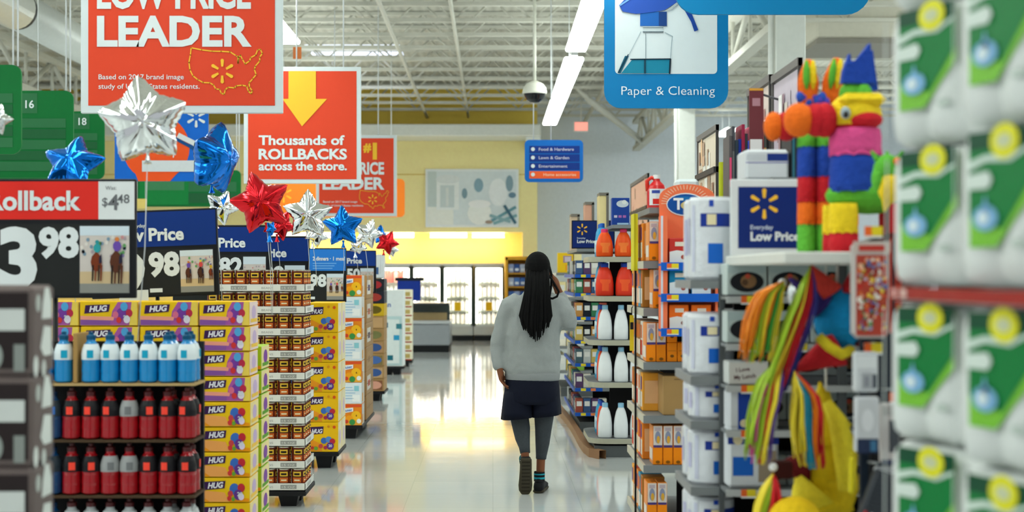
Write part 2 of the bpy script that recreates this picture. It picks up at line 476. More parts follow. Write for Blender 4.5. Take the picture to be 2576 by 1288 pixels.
for i, xx in enumerate((-4.5, -7.5, -10.5)):
    tag(MB().box(xx - 1, xx + 1, 34.65, 34.70, 2.5, 2.615, M('#fff6df', emit=1.5), 0.01).box(xx - 1, xx + 1, 34.701, 34.85, 2.5, 2.615, M('#fff0cc', emit=14.0)).build('cove_light'), ORD[i] + ' cove light hidden behind the pallet displays', 'light', 'cove lights over the coolers')
# glass door coolers
GREYC = M('#c7cbc8', 0.4); DARKF = M('#3a4a40', 0.4)
COOLW = M('#fdfaf0', .7, vary=.01)
def milk_row(b, x0, x1, y, z, hgt, cols, r):
    n = int((x1 - x0) / 0.1)
    for i in range(n):
        xx = x0 + (i + 0.5) * (x1 - x0) / n
        c = M(r.choice(cols), 0.5)
        b.box(xx - 0.04, xx + 0.04, y, y + 0.1, z, z + hgt * 0.78, c); b.box(xx - 0.022, xx + 0.022, y + 0.02, y + 0.07, z + hgt * 0.78, z + hgt * 0.92, M(r.choice(['#e8ecec', '#cfd6c9', '#7d8a7a']), 0.5))
def cooler(px0, px1, cols, tagy, label, dark=False):
    Yc = 34.3; xa, xb = X(px0, Yc), X(px1, Yc)
    t = thing('glass_door_cooler', label, 'cooler', ((xa + xb) / 2, Yc, 0), 0, 'lit glass door coolers along the yellow wall')
    w = (xb - xa) / 2
    MB().box(-w, w, 0, 0.95, 0, 0.12, M('#16181a')).box(-w, w, -0.03, 0.03, 0.14, 0.34, M('#b9bab5')).box(-w, w, 0.9, 0.95, 0.12, 1.84, COOLW).box(-w, w, 0.0, 0.95, 1.8, 1.86, M('#d8d9d3')).box(-w, -w + 0.03, 0.02, 0.95, 0.12, 1.8, COOLW).box(w - 0.03, w, 0.02, 0.95, 0.12, 1.8, COOLW).box(-w, w, 0.02, 0.95, 0.12, 0.36, M('#c2c2bb')).build('cabinet', t)
    MB().box(-w + .05, -w + .09, 0.03, 0.07, 0.42, 1.74, M('#fff9ee', emit=15.0)).box(w - .09, w - .05, 0.03, 0.07, 0.42, 1.74, M('#fff9ee', emit=15.0)).box(-w + .09, w - .09, 0.03, 0.09, 1.70, 1.75, M('#fff9ee', emit=15.0)).build('inner_lamp', t)
    fr = MB()
    for xx in (-w, w - 0.045): fr.box(xx, xx + 0.045, -0.02, 0.02, 0.35, 1.8, DARKF)
    fr.box(-w, w, -0.02, 0.02, 1.76, 1.81, M('#cfd0ca')).box(-w, w, -0.02, 0.02, 0.34, 0.39, GREYC)
    fr.build('door_frame', t)
    MB().box(-w + 0.045, w - 0.045, -0.004, 0.004, 0.38, 1.77, M('#ffffff', 0.02, trans=1.0, vary=0)).build('glass_pane', t)
    for k, zz in enumerate((0.40, 0.72, 1.05, 1.4)):
        MB().box(-w + 0.03, w - 0.03, 0.12, 0.7, zz - 0.03, zz, M('#8c9688')).build('shelf', t)
        b = MB(); milk_row(b, -w + 0.10, w - 0.10, 0.22, zz + 0.002, 0.29 if k < 3 else 0.33, cols[k], R)
        o = b.build('milk_cartons', t); o['kind'] = 'stuff'
    if tagy: MB().box(-0.08, 0.08, -0.03, -0.022, 0.72, 0.93, YEL).build('price_flag', t)
wm = ['#f4f2ea', '#eef0ee', '#f7f4e6', '#e8ece4', '#f2e9d8']; pk = ['#e88f80', '#d9604e', '#f0e8e0', '#e9a48f', '#f3e3da']
cooler(1192, 1268, [wm, wm, wm, wm], True, 'lit glass door cooler with yellow price flag, next to the yellow pier')
cooler(1113, 1190, [wm, wm, wm, wm], True, 'lit glass door cooler with yellow price flag, second from the yellow pier')
cooler(1036, 1111, [wm, wm, wm + pk, pk + wm], False, 'lit glass door cooler with pinkish cartons on its top shelf')
cooler(955, 1034, [wm, wm, wm, pk], False, 'lit glass door cooler half hidden behind the pallet displays')
# low chest freezer
Yf = 29.2
t = thing('chest_freezer', 'grey open chest freezer standing on the floor before the coolers', 'freezer', (X(1085, Yf), Yf, 0))
MB().box(-0.52, 0.36, 0, 1.6, 0, 0.14, M('#101214')).build('kick_base', t)
MB().box(-0.55, 0.38, -0.03, 1.6, 0.14, 0.58, M('#8e9397', 0.35), 0.02).box(-0.56, 0.4, -0.05, 1.6, 0.58, 0.64, M('#b3b7b8', 0.35), 0.01).build('body', t)
MB().box(-0.56, 0.36, 0.7, 0.75, 0.64, 0.95, M('#3d4a48', 0.2)).box(-0.56, 0.36, 0.2, 1.5, 0.95, 1.0, M('#1f2626', 0.3)).box(-0.5, 0.3, 0.6, 0.7, 0.64, 0.8, M('#b39a6e')).build('sneeze_guard', t)
# yellow framed shelf right of the coolers
Ys = 33.6
xa, xb = X(1271, Ys), X(1330, Ys)
t = thing('yellow_shelf_unit', 'yellow framed shelf with blue packs beside the coolers', 'shelf unit', ((xa + xb) / 2, Ys, 0))
w = (xb - xa) / 2; YF = M('#e0a32a', 0.5)
MB().box(-w, -w + 0.06, 0, 0.5, 0, 2.0, YF).box(w - 0.06, w, 0, 0.5, 0, 2.0, YF).box(-w, w, 0, 0.5, 1.94, 2.02, YF).box(-w, w, 0.46, 0.5, 0, 2.0, YF).build('frame', t)
for zz in (0.2, 0.6, 1.0, 1.32, 1.64): MB().box(-w + 0.06, w - 0.06, 0.02, 0.46, zz - 0.04, zz, M('#b5822a')).build('shelf', t)
n = 0
for zz in (1.0, 1.32, 1.64):
    for k in range(3):
        c = ['#3b62a8', '#8f9ec4', '#2d4f8f', '#a9b4cc', '#4a74b8'][n % 5]; n += 1
        tag(MB().box(-0.065, 0.065, 0, 0.14, 0, 0.2, M(c), 0.006).rect(front(-0.065, 0, 0), 0.02, 0.04, 0.11, 0.1, M('#d8dde6')).build('blue_pack', None, ((xa + xb) / 2 - 0.14 + 0.14 * k, Ys + 0.08, zz + 0.001)),
            '%s blue pack on the %s shelf of the yellow unit' % (ORD[k], {1.0: 'third', 1.32: 'second', 1.64: 'top'}[zz]), 'pack', 'blue packs on the yellow shelf unit')

# ================================================================ hanging signs
POSTER = M('#e04628', 0.55, vary=0.02); BORDER = M('#d3dde0', 0.5, vary=0.02); LETTER = M('#dbe4e6', 0.5, vary=0.02); GOLD = M('#f5bf35', 0.55, vary=0.02)
ROD = M('#d9dde0', 0.35)
def rods(t, xs, z0, ztop=5.5, r=0.008):
    for x in xs: MB().tube([(x, 0.01, z0), (x, 0.01, 6.14 - t.location.z)], r, ROD, 6).build('suspension_rod', t)
MAP = [(1300, 322), (1370, 336), (1440, 345), (1500, 346), (1560, 350), (1600, 375), (1612, 382), (1612, 425), (1618, 385), (1628, 371), (1643, 400), (1660, 430), (1690, 410), (1697, 388), (1730, 370), (1745, 335), (1762, 333), (1775, 360), (1757, 385), (1758, 410), (1728, 445), (1722, 465), (1733, 500), (1712, 528), (1686, 556), (1690, 585), (1708, 610), (1700, 628), (1682, 612), (1670, 578), (1640, 572), (1600, 576), (1590, 590), (1545, 586), (1528, 602), (1520, 632), (1500, 625), (1490, 600), (1465, 596), (1448, 570), (1425, 556), (1380, 554), (1345, 535), (1312, 510), (1292, 470), (1285, 420), (1295, 370)]
def usa(b, fr, u0, v0, w, m, lw, k):
    s = w / (1775 - 1285)
    b.line(fr, [(u0 + (x - 1285) * s, v0 + (632 - y) * s) for x, y in MAP], lw, m, k, True)
    b.spark(fr, u0 + (1508 - 1285) * s, v0 + (632 - 478) * s, 82 * s, m, k + 1, 0.36, 0.28)
def board(px0, px1, py0, py1, Y, name, label, bevel=0.0, mat=None, thick=0.03, cat='hanging sign', group=None, edge=0.032):
    x0, x1 = X(px0, Y), X(px1, Y); z0, z1 = Z(py1, Y), Z(py0, Y)
    t = thing(name, label, cat, ((x0 + x1) / 2, Y, z0), 0, group)
    return t, x1 - x0, z1 - z0
def leader(px0, px1, py0, py1, Y, label):
    t, w, h = board(px0, px1, py0, py1, Y, 'poster_sign', label)
    MB().box(-w / 2, w / 2, 0, 0.03, 0, h, BORDER, 0.004).build('border_frame', t)
    b = MB(); fr = Fr((-w / 2, 0, 0), eps=0.0015 + Y * 0.0001)
    e = w * 0.038
    b.rect(fr, e, e, w - e, h - e, POSTER); b.build('print', t)
    q = w / 512; b = MB()
    b.text(fr, 'LEADER', 42 * q, 172 * q, 76 * q, LETTER, 3, 0.035, w=392 * q).build('heading_line', t); b = MB()
    b.text(fr, 'LOW PRICE', 42 * q, 268 * q, 76 * q, LETTER, 3, 0.035, w=390 * q).build('heading_line', t); b = MB()
    b.text(fr, "America's", 44 * q, 366 * q, 40 * q, LETTER, 3, 0.02, w=190 * q).build('heading_line', t); b = MB()
    b.text(fr, '1', 360 * q, 366 * q, 100 * q, GOLD, 3, 0.05); b.text(fr, '#', 300 * q, 412 * q, 54 * q, GOLD, 3, 0.05).build('rank_number', t); b = MB()
    b.text(fr, 'Based on 2017 brand image', 46 * q, 86 * q, 13 * q, LETTER, 3, 0.008, w=216 * q)
    b.text(fr, 'study of United States residents.', 46 * q, 62 * q, 13 * q, LETTER, 3, 0.008, w=256 * q)
    b.build('footnote', t)
    b = MB(); usa(b, fr, 275 * q, 48 * q, 186 * q, GOLD, 3.0 * q, 3); b.build('map_outline', t)
    rods(t, (-w * 0.27, w * 0.27), h - 0.02)
    return t
leader(203, 711, -226, 285, 8.4, 'big square orange-red low price leader sign with yellow map, above the star balloons')
leader(795, 998, 340, 544, 21.0, 'small far orange-red low price leader sign partly hidden by the rollbacks sign')
t, w, h = board(613, 908, 168, 462, 14.5, 'poster_sign', 'square orange-red rollbacks sign with a fat yellow down arrow')
MB().box(-w / 2, w / 2, 0, 0.03, 0, h, BORDER, 0.004).build('border_frame', t)
fr = Fr((-w / 2, 0, 0), eps=0.003); q = w / 295
MB().rect(fr, 11 * q, 11 * q, w - 11 * q, h - 11 * q, POSTER).build('print', t)
MB().poly(fr, [(113 * q, h - 11 * q), (113 * q, 213 * q), (98 * q, 213 * q), (147 * q, 144 * q), (210 * q, 213 * q), (182 * q, 213 * q), (182 * q, h - 11 * q)], GOLD, 3).build('down_arrow', t)
b = MB()
b.text(fr, 'Thousands of', 38 * q, 98 * q, 24 * q, LETTER, 3, 0.03, w=216 * q).build('text_line', t); b = MB()
b.text(fr, 'ROLLBACKS', 38 * q, 62 * q, 26 * q, LETTER, 3, 0.035, w=222 * q).build('text_line', t); b = MB()
b.text(fr, 'across the store.', 38 * q, 34 * q, 22 * q, LETTER, 3, 0.03, w=222 * q)
b.build('text_line', t); rods(t, (-w * 0.05, w * 0.35), h - 0.02)

def rounded(w, h, r, n=6, bot=True, top=True):
    pts = []
    for cx, cy, a0, on in ((w - r, r, -PI / 2, bot), (w - r, h - r, 0, top), (r, h - r, PI / 2, top), (r, r, PI, bot)):
        if on:
            for i in range(n + 1):
                a = a0 + PI / 2 * i / n; pts.append((cx + r * math.cos(a), cy + r * math.sin(a)))
        else:
            pts.append((w if cx > r else 0, h if cy > r else 0))
    return pts
def slab(b, pts, x, z, th, m):
    n = len(pts)
    vs = [(x + u, 0, z + v) for u, v in pts] + [(x + u, th, z + v) for u, v in pts]
    b.add(vs, [tuple(range(n)), tuple(range(2 * n - 1, n - 1, -1))] + [(i, n + i, n + (i + 1) % n, (i + 1) % n) for i in range(n)], m)
    return b
# ---- paper and cleaning sign
t, w, h = board(1520, 1832, -160, 272, 11.5, 'department_sign', 'blue paper and cleaning sign picturing a spray bottle with teal liquid', cat='hanging sign')
BLU = M('#0079b5', 0.5, vary=0.02)
slab(MB(), rounded(w, h, 0.14), -w / 2, 0, 0.03, BLU).build('sign_board', t)
fr = Fr((-w / 2, 0, 0), eps=0.0025); q = w / 312
def sp(pts): return [((x - 1520) * q, (272 - y) * q) for x, y in pts]
b = MB(); b.poly(fr, [(27 * q + u, 86 * q + v) for u, v in rounded(257 * q, 320 * q, 10 * q)], M('#d6dfe2', 0.5, vary=0.02), 1)
b.build('picture_panel', t)
b = MB()
b.poly(fr, sp([(1562, 185), (1590, 150), (1688, 150), (1686, 185)]), M('#127f9c'), 3)
b.poly(fr, sp([(1553, 184), (1572, 141), (1582, 141), (1561, 185)]), M('#0d5f78'), 4)
b.line(fr, sp([(1556, 182), (1580, 138)]), 2.5 * q, M('#0b2a3f'), 6)
b.line(fr, sp([(1586, 150), (1686, 149)]), 3 * q, M('#0a2333'), 6)
b.line(fr, sp([(1684, 185), (1686, 148), (1689, 110), (1691, 92), (1672, 82)]), 1.6 * q, M('#8fa3ac'), 5)
b.line(fr, sp([(1684, 185), (1686, 150)]), 4 * q, M('#0d1f2c'), 6)
b.line(fr, sp([(1582, 138), (1612, 80)]), 1.4 * q, M('#9fb0b8'), 5)
b.line(fr, sp([(1622, 184), (1622, 152)]), 5 * q, M('#0a3f52'), 6); b.line(fr, sp([(1624, 152), (1624, 84)]), 1.4 * q, M('#6d7f88'), 6)
b.rect(fr, 97 * q, (272 - 82) * q, 148 * q, (272 - 66) * q, M('#c5d0d4'), 3)
b.line(fr, sp([(1617, 81), (1668, 81)]), 2 * q, M('#3d4f5a'), 6); b.line(fr, sp([(1617, 70), (1668, 70)]), 1.5 * q, M('#54636c'), 6)
b.rect(fr, 90 * q, (272 - 66) * q, 157 * q, (272 - 30) * q, M('#1f63b4'), 4); b.rect(fr, 137 * q, (272 - 66) * q, 157 * q, (272 - 30) * q, M('#123b7c'), 5)
b.poly(fr, sp([(1557, 14), (1578, -8), (1725, -40), (1722, 2), (1700, 8), (1672, 26), (1650, 30), (1600, 36), (1566, 30)]), M('#2750ac'), 6)
b.line(fr, sp([(1560, 14), (1590, -6)]), 4 * q, M('#6ea0e0'), 8)
b.poly(fr, sp([(1718, 8), (1730, 12), (1756, 76), (1746, 80), (1738, 56), (1722, 28)]), M('#153f94'), 6)
b.poly(fr, sp([(1672, 30), (1700, 8), (1716, 2), (1690, 24)]), M('#a4adb0'), 7)
b.build('spray_bottle_picture', t)
MB().text(fr, 'Paper & Cleaning', 43 * q, 33 * q, 23 * q, M('#e3edf2', 0.5, vary=0.01), 3, -0.006, w=235 * q).build('lettering', t)
rods(t, (-w * 0.2, w * 0.35), h - 0.02)
t, w, h = board(1697, 2190, -300, 36, 10.0, 'department_sign', 'wide blue board with rounded corners hanging before the spray bottle sign', cat='hanging sign')
slab(MB(), rounded(w, h, 0.17), -w / 2, 0, 0.03, M('#0080ba', 0.5, vary=0.02)).build('sign_board', t)
rods(t, (-w * 0.35, w * 0.35), h - 0.02)
# ---- directory sign
t, w, h = board(1320, 1467, 352, 458, 19.0, 'directory_sign', 'small blue directory sign with four lines, the lowest one orange')
slab(MB(), rounded(w, h, 0.06), -w / 2, 0, 0.03, M('#0a68c0', 0.5)).build('sign_board', t)
fr = Fr((-w / 2, 0, 0), eps=0.004)
for i, (s, ww) in enumerate((('Food & Hardware', .6), ('Lawn & Garden', .52), ('Entertainment', .49), ('Home accessories', .56))):
    v = h * (0.72 - 0.2 * i) - 0.015
    b = MB(); b.rect(fr, w * .08, v - 0.005, w * .94, v + h * .165, M('#0b3488') if i < 3 else M('#f2622c'), 1)
    b.ell(fr, w * .14, v + h * .085, .027, .027, LETTER, 3, 8)
    b.text(fr, s, w * (.24 if i < 3 else .32), v + h * .05, .04, M('#c9c9de') if i < 3 else M('#f7cdb0'), 3, 0.012, w=w * ww)
    b.build('direction_line', t)
rods(t, (-w * 0.35, -w * 0.05), h - 0.02)

# ---- green aisle signs over the grocery side
GRN = M('#00692f', 0.55, vary=0.03); GRN2 = M('#2c6c44', 0.55, vary=0.03); GRN3 = M('#1d5c36', 0.55, vary=0.03)
def green(pxr, pyt, pyb, Y, label, number=None, w=1.3, rows=5, noff=.41):
    x1 = X(pxr, Y); z0, z1 = Z(pyb, Y), Z(pyt, Y); h = z1 - z0
    t = thing('aisle_sign', label, 'hanging sign', (x1 - w / 2, Y, z0))
    slab(MB(), rounded(w, h, 0.08), -w / 2, 0, 0.03, GRN).build('sign_board', t)
    fr = Fr((-w / 2, 0, 0), eps=0.003); b = MB()
    rh = h * 0.62 / rows
    for i in range(rows):
        v = h * 0.68 - i * rh
        b.rect(fr, 0.06, v - rh * 0.86, w - 0.07, v, GRN2 if i % 2 == 0 else GRN3, 1)
    b.rect(fr, w - noff - .11, h * .74, w - noff + .07, h * .97, GRN2, 1)
    b.build('listing_panel', t)
    if number:
        MB().text(fr, number, w - noff, h * .8, 0.075, LETTER, 3, 0.02, align='c').build('aisle_number', t)
    rods(t, (-w * 0.42, w / 2 - 0.03, w / 2 - 0.07), h - 0.01)
    return t, fr, w, h
t, fr, w, h = green(53, 163, 388, 12.0, 'green aisle sign closest to the camera, cut by the frame')
green(184, 228, 447, 13.5, 'green aisle sign numbered 16', '16')
green(262, 280, 452, 14.6, 'green aisle sign numbered 18 behind the big silver star balloon', '18', 1.4, noff=.22)
t, fr, w, h = green(606, 428, 520, 22.4, 'low wide green aisle sign behind the standing blue balloon', None, 1.65, rows=2)
MB().rect(fr, 0.05, 0.03, w * .5, h * .97, M('#0a7d3a'), 2).rect(fr, .16, h * .45, w * .46, h * .9, M('#3d7f55'), 3).build('bright_panel', t)
# yellow and white shelf header strips beyond the green signs
for (a, c, d, e, Y, col, lab) in ((-40, 110, 428, 447, 14.0, '#f0cf62', 'yellow header strip hanging below the green sign numbered 16'), (342, 368, 500, 524, 21.0, '#f3d87a', 'pale yellow card under the low wide green sign')):
    t, w, h = board(a, c, d, e, Y, 'header_strip', lab, cat='sign')
    MB().box(-w / 2, w / 2, 0, 0.02, 0, h, M(col)).build('card', t)
    rods(t, (-w * .4, w * .4), h - 0.01, r=0.004)
# ---- blue and orange pickup sign
Y = 17.0
t, w, h = board(288, 524, 262, 456, Y, 'round_emblem_sign', 'blue square sign with an orange disc and white star burst, behind the silver balloon')
PB = M('#0b67cf', 0.5)
MB().box(-w / 2, w / 2, 0, 0.03, 0, h, PB, 0.005).build('sign_board', t)
fr = Fr((-w / 2, 0, 0), eps=0.004); q = w / 236
b = MB(); b.ell(fr, 105 * q, 84 * q, 84 * q, 84 * q, M('#f2561d'), 1, 32)
b.poly(fr, [(60 * q, 0), (140 * q, 0), (165 * q, 28 * q), (50 * q, 28 * q)], M('#f2561d'), 2)
b.build('orange_disc', t)
b = MB(); b.spark(fr, 206 * q, 160 * q, 25 * q, LETTER, 3, 0.3, 0.3)
b.line(fr, [(164 * q, 114 * q), (212 * q, 90 * q)], 13 * q, M('#dadde0'), 4)
b.line(fr, [(152 * q, 108 * q), (212 * q, 76 * q)], 8 * q, M('#0b4a86'), 3)
b.rect(fr, 70 * q, 24 * q, 212 * q, 52 * q, M('#d3d8dd'), 4); b.text(fr, 'Pickup', 108 * q, 70 * q, 30 * q, LETTER, 3, 0.03, w=48 * q)
b.build('emblem', t); rods(t, (-w * .4, w * .4), h - .02)
# orange sign on the far left run, behind the third poster
Y = 26.0
t, w, h = board(680, 1018, 450, 546, Y, 'round_corner_sign', 'plain orange round cornered sign far back behind the small low price leader sign')
slab(MB(), rounded(w, h, 0.08), -w / 2, 0, 0.04, M('#ff8426')).build('sign_board', t)
MB().spark(Fr((-w / 2, 0, 0), eps=.005), w * .1, h * .6, .16, GOLD, 1).build('emblem', t); rods(t, (-w * .4, w * .4), h - .02)
# small orange tag under the strip light row
Y = 17.5
t, w, h = board(737, 758, 118, 148, Y, 'orange_flag', 'small orange flag tag hanging behind the strip light end', cat='flag')
MB().box(-w / 2, w / 2, 0, 0.012, 0, h, M('#f28a4e')).build('flag_card', t)
rods(t, (0,), h - .01, r=0.004)

# ================================================================ pallet displays on the grocery side
LX = -1.27
PURP = M('#4a2a6e', 0.5); GRAPE = M('#7d3fa0', 0.5); HYEL = M('#f7c814', 0.5); HORG = M('#f59a12', 0.5); PINK = M('#e2567e', 0.5); SKY = M('#4ba3dd', 0.5); CREAM = M('#f4e9c0', 0.5); SALM = M('#f4a08c', 0.5)
DPUR = M('#3b1c4e', 0.5); CRED = M('#d2262f', 0.5)
def hug_face(b, fr, w, h, kind):
    base = HYEL if kind != 'green' else M('#a6cf20', 0.5)
    b.rect(fr, 0, 0, w, h, base, 1)
    if kind == 'purple':
        b.poly(fr, [(w * .52, 0), (w, 0), (w, h), (w * .66, h), (w * .56, h * .6)], M('#b05aa5', 0.5), 2)
        b.poly(fr, [(w * .86, 0), (w, 0), (w, h), (w * .9, h)], M('#f3d45a', 0.5), 3)
        b.poly(fr, [(0, 0), (w * .55, 0), (w * .6, h * .2), (0, h * .26)], M('#8a55a0', 0.5), 2)
        b.poly(fr, [(0, h * .24), (w * .58, h * .2), (w * .6, h * .36), (0, h * .4)], SALM, 3)
        bal = ((.72, .5, .13, '#7b3fa0'), (.86, .52, .09, '#c0304a'), (.62, .45, .08, '#e07090'), (.77, .8, .1, '#56a8de'), (.68, .22, .07, '#d83a3a'), (.82, .25, .09, '#eadff0'))
    else:
        b.poly(fr, [(0, 0), (w, 0), (w, h * .14), (0, h * .3)], HORG, 2)
        b.poly(fr, [(w * .2, 0), (w * .6, 0), (w * .5, h * .4), (0, h * .5), (0, h * .3)], M('#f7a95a', 0.5), 3)
        bal = ((.7, .55, .13, '#3f6fc0'), (.84, .6, .1, '#c8303a'), (.62, .35, .07, '#d04848'), (.78, .3, .12, '#6a3a90'), (.6, .15, .06, '#d83a3a'), (.84, .22, .08, '#e9dcf2'), (.68, .12, .05, '#6aa53a'))
        if kind == 'green': bal = ((.5, .4, .2, '#6a3a90'), (.62, .3, .1, '#e9dcf2'), (.5, .75, .1, '#2c7a3c'))
    for i, (u, v, r, c) in enumerate(bal):
        b.ell(fr, u * w, v * h, r * min(w, h * 2) * .8, r * min(w, h * 2) * .95, M(c, 0.45), 4 + i, 12)
    if kind != 'green':
        b.poly(fr, [(w * .07, h * .5), (w * .5, h * .58), (w * .52, h * .9), (w * .09, h * .86)], DPUR, 5)
        b.text(fr, 'HUG', w * .16, h * .58, h * .24, M('#f1eef4', 0.5), 7, 0.04, w=w * .3, slant=0.25, rot=0.06)
    b.text(fr, '20', w * .76, h * .26, h * .17, LETTER, 12, 0.03)
def hug_box(w, d, h, kind, name='juice_carton'):
    def mk():
        b = MB(); b.box(-w / 2, w / 2, 0, d, 0, h, HYEL if kind != 'green' else M('#a6cf20', 0.5), 0.004)
        hug_face(b, front(-w / 2 + 0.003, 0, 0.003, 0.0006), w - 0.006, h - 0.006, kind)
        sf = facepx(w / 2, 0.003, 0.003, 0.0006)
        b.rect(sf, 0, 0, d - .006, h - .006, M('#efdfa0', 0.5) if kind != 'purple' else M('#ead6d2', 0.5), 1)
        b.ell(sf, d * .5, h * .5, d * .25, h * .3, GRAPE if kind == 'green' else M('#c9b2d6'), 2)
        b.rect(sf, d * .1, h * .1, d * .9, h * .25, M('#f5c94a') if kind != 'green' else M('#5d9e22'), 3)
        return tag(b.build(name), '-', 'juice box')
    return Kind(mk)
PAL = M('#17181b', 0.5)
def pallet(x0, x1, y0, y1, h, label, inset=0.06):
    t = thing('black_pallet', label, 'pallet', ((x0 + x1) / 2, (y0 + y1) / 2, 0))
    w, d = (x1 - x0) / 2, (y1 - y0) / 2
    MB().box(-w, w, -d, d, h - 0.035, h, PAL, 0.006).build('deck', t)
    for sx in (-1, 1):
        for sy in (-1, 1):
            cx, cy = sx * (w - inset - 0.07), sy * (d - inset - 0.07)
            r = [[(cx + a * 0.07 * s, cy + c * 0.07 * s, z) for a, c in ((-1, -1), (1, -1), (1, 1), (-1, 1))] for z, s in ((0, 0.75), (h - 0.035, 1.0))]
            MB().loft(r, PAL, False).build('foot', t)
    return t
def from_aisle(i): return 'beside the aisle' if i == 0 else ORD[i] + ' column from the aisle'

# ---- first juice stack
hp = hug_box(0.305, 0.26, 0.128, 'purple'); hy = hug_box(0.305, 0.26, 0.128, 'yellow'); hg = hug_box(0.2, 0.27, 0.128, 'green')
hpn = hug_box(0.264, 0.26, 0.128, 'purple'); hyn = hug_box(0.264, 0.26, 0.128, 'yellow')
Y0 = 7.47; n = 0
pallet(LX - 1.26, LX, Y0 - 0.0, Y0 + 0.72, 0.135, 'black pallet under the first juice box stack')
for i in range(4):
    for k in range(10):
        z = 1.465 - 0.13 * (k + 1) - 0.03
        z = 0.137 + 0.1325 * (9 - k)
        pr = k < 4
        ((hpn if pr else hyn) if i == 0 else (hp if pr else hy)).put((LX - (0.135 if i == 0 else 0.118) - 0.314 * i + R.uniform(-.004, .004) - (0.004 if i == 0 else 0), Y0 + R.uniform(0, .008), z),
            '%s juice box %s, %s from the top' % ('purple' if pr else 'yellow', 'at the aisle corner' if i == 0 else 'in the ' + ORD[i] + ' column from the aisle', ORD[k]), 0, 'juice boxes facing the aisle entrance')
for k in range(8):
    hg.put((LX - 0.105, Y0 + 0.36, 0.137 + 0.134 * k), 'lime green juice box behind the purple stack, %s from the floor' % ORD[k], 0, 'lime green juice boxes')

# ---- bean can tower
Yc = 9.74; CX = -1.285
pallet(CX - 0.72, CX + 0.005, Yc, Yc + 0.5, 0.115, 'black pallet under the bean can tower')
CANR = M('#6d2010', 0.4); CANO = M('#cf6a28', 0.4); CANY = M('#e7b93a', 0.4); CANK = M('#1d1512', 0.4); TIN = M('#c9c3b4', 0.25, 0.9)
def mk_can():
    r = 0.046
    t = thing('bean_can', '-', 'can')
    MB().lathe([(0, 0), (r, 0), (r * 1.03, 0.003), (r * 1.03, 0.006), (r, 0.009), (r, 0.138), (r * 1.03, 0.141), (r * 1.03, 0.145), (r * .93, 0.145), (r * .92, 0.14), (0, 0.14)], TIN, 16).build('tin', t)
    b = MB(); b.lathe([(r + .0006, 0.012), (r + .0006, 0.135)], CANR, 16)
    c = (0, 0, 0)
    for q in (-PI / 2, 0.0):
        b.cyl_patch(c, r + .0012, q - .62, q + .62, 0.05, 0.084, CANO); b.cyl_patch(c, r + .0012, q - .72, q + .72, 0.088, 0.128, CANK)
        b.cyl_patch(c, r + .0018, q - .6, q + .6, 0.092, 0.124, CANY); b.cyl_patch(c, r + .0024, q - .4, q + .4, 0.101, 0.114, CANK)
        b.cyl_patch(c, r + .0018, q - .4, q + .4, 0.062, 0.07, CREAM)
    b.build('label', t)
    return t
cans = Kind(mk_can)
TRAYW = M('#e3e3dd', 0.6)
def mk_tray():
    b = MB(); w, d = 0.70, 0.46
    b.box(-w, 0, 0, d, 0, 0.004, TRAYW)
    for q in ((-w, 0, 0, 0.004), (-w, 0, d - .004, d), (-w, -w + .004, 0, d), (-.004, 0, 0, d)): b.box(q[0], q[1], q[2], q[3], 0.0, 0.05, TRAYW)
    fr = front(-w, 0, 0, 0.0008)
    for u in (0.06, 0.4):
        b.rect(fr, u + .13, .012, u + .24, .04, M('#9b9b98'), 1)
        b.text(fr, 'BEANS', u, .018, .014, M('#a9a9a5'), 1, 0.01, w=.08)
        b.text(fr, '15 OZ', u + .14, .018, .014, M('#d8d8d2'), 2, 0.01, w=.09)
    b.rect(facepx(0, 0, 0, .0008), .1, .015, .3, .038, M('#b9b9b4'), 1)
    return tag(b.build('cardboard_tray'), '-', 'tray')
trays = Kind(mk_tray)
for k in range(10):
    z = 0.118 + 0.1515 * (9 - k)
    trays.put((CX, Yc, z), 'white cardboard tray of bean cans, %s from the top of the tower' % ORD[k], 0, 'white trays in the bean can tower')
    ncol = 7 if k < 4 else 4
    for i in range(ncol):
        cans.put((CX - 0.054 - 0.0968 * i, Yc + 0.054, z + 0.0045), 'brown bean can in the %s tray, %s' % (ORD[k], 'at the aisle corner' if i == 0 else ORD[i] + ' along its front from the aisle'), R.uniform(-.12, .12), 'brown bean cans on the can tower')
    for i in range(1, 4):
        cans.put((CX - 0.054, Yc + 0.054 + 0.096 * i, z + 0.0045), 'brown bean can in the %s tray, %s behind the aisle corner' % (ORD[k], ORD[i - 1]), R.uniform(-.12, .12), 'brown bean cans on the can tower')
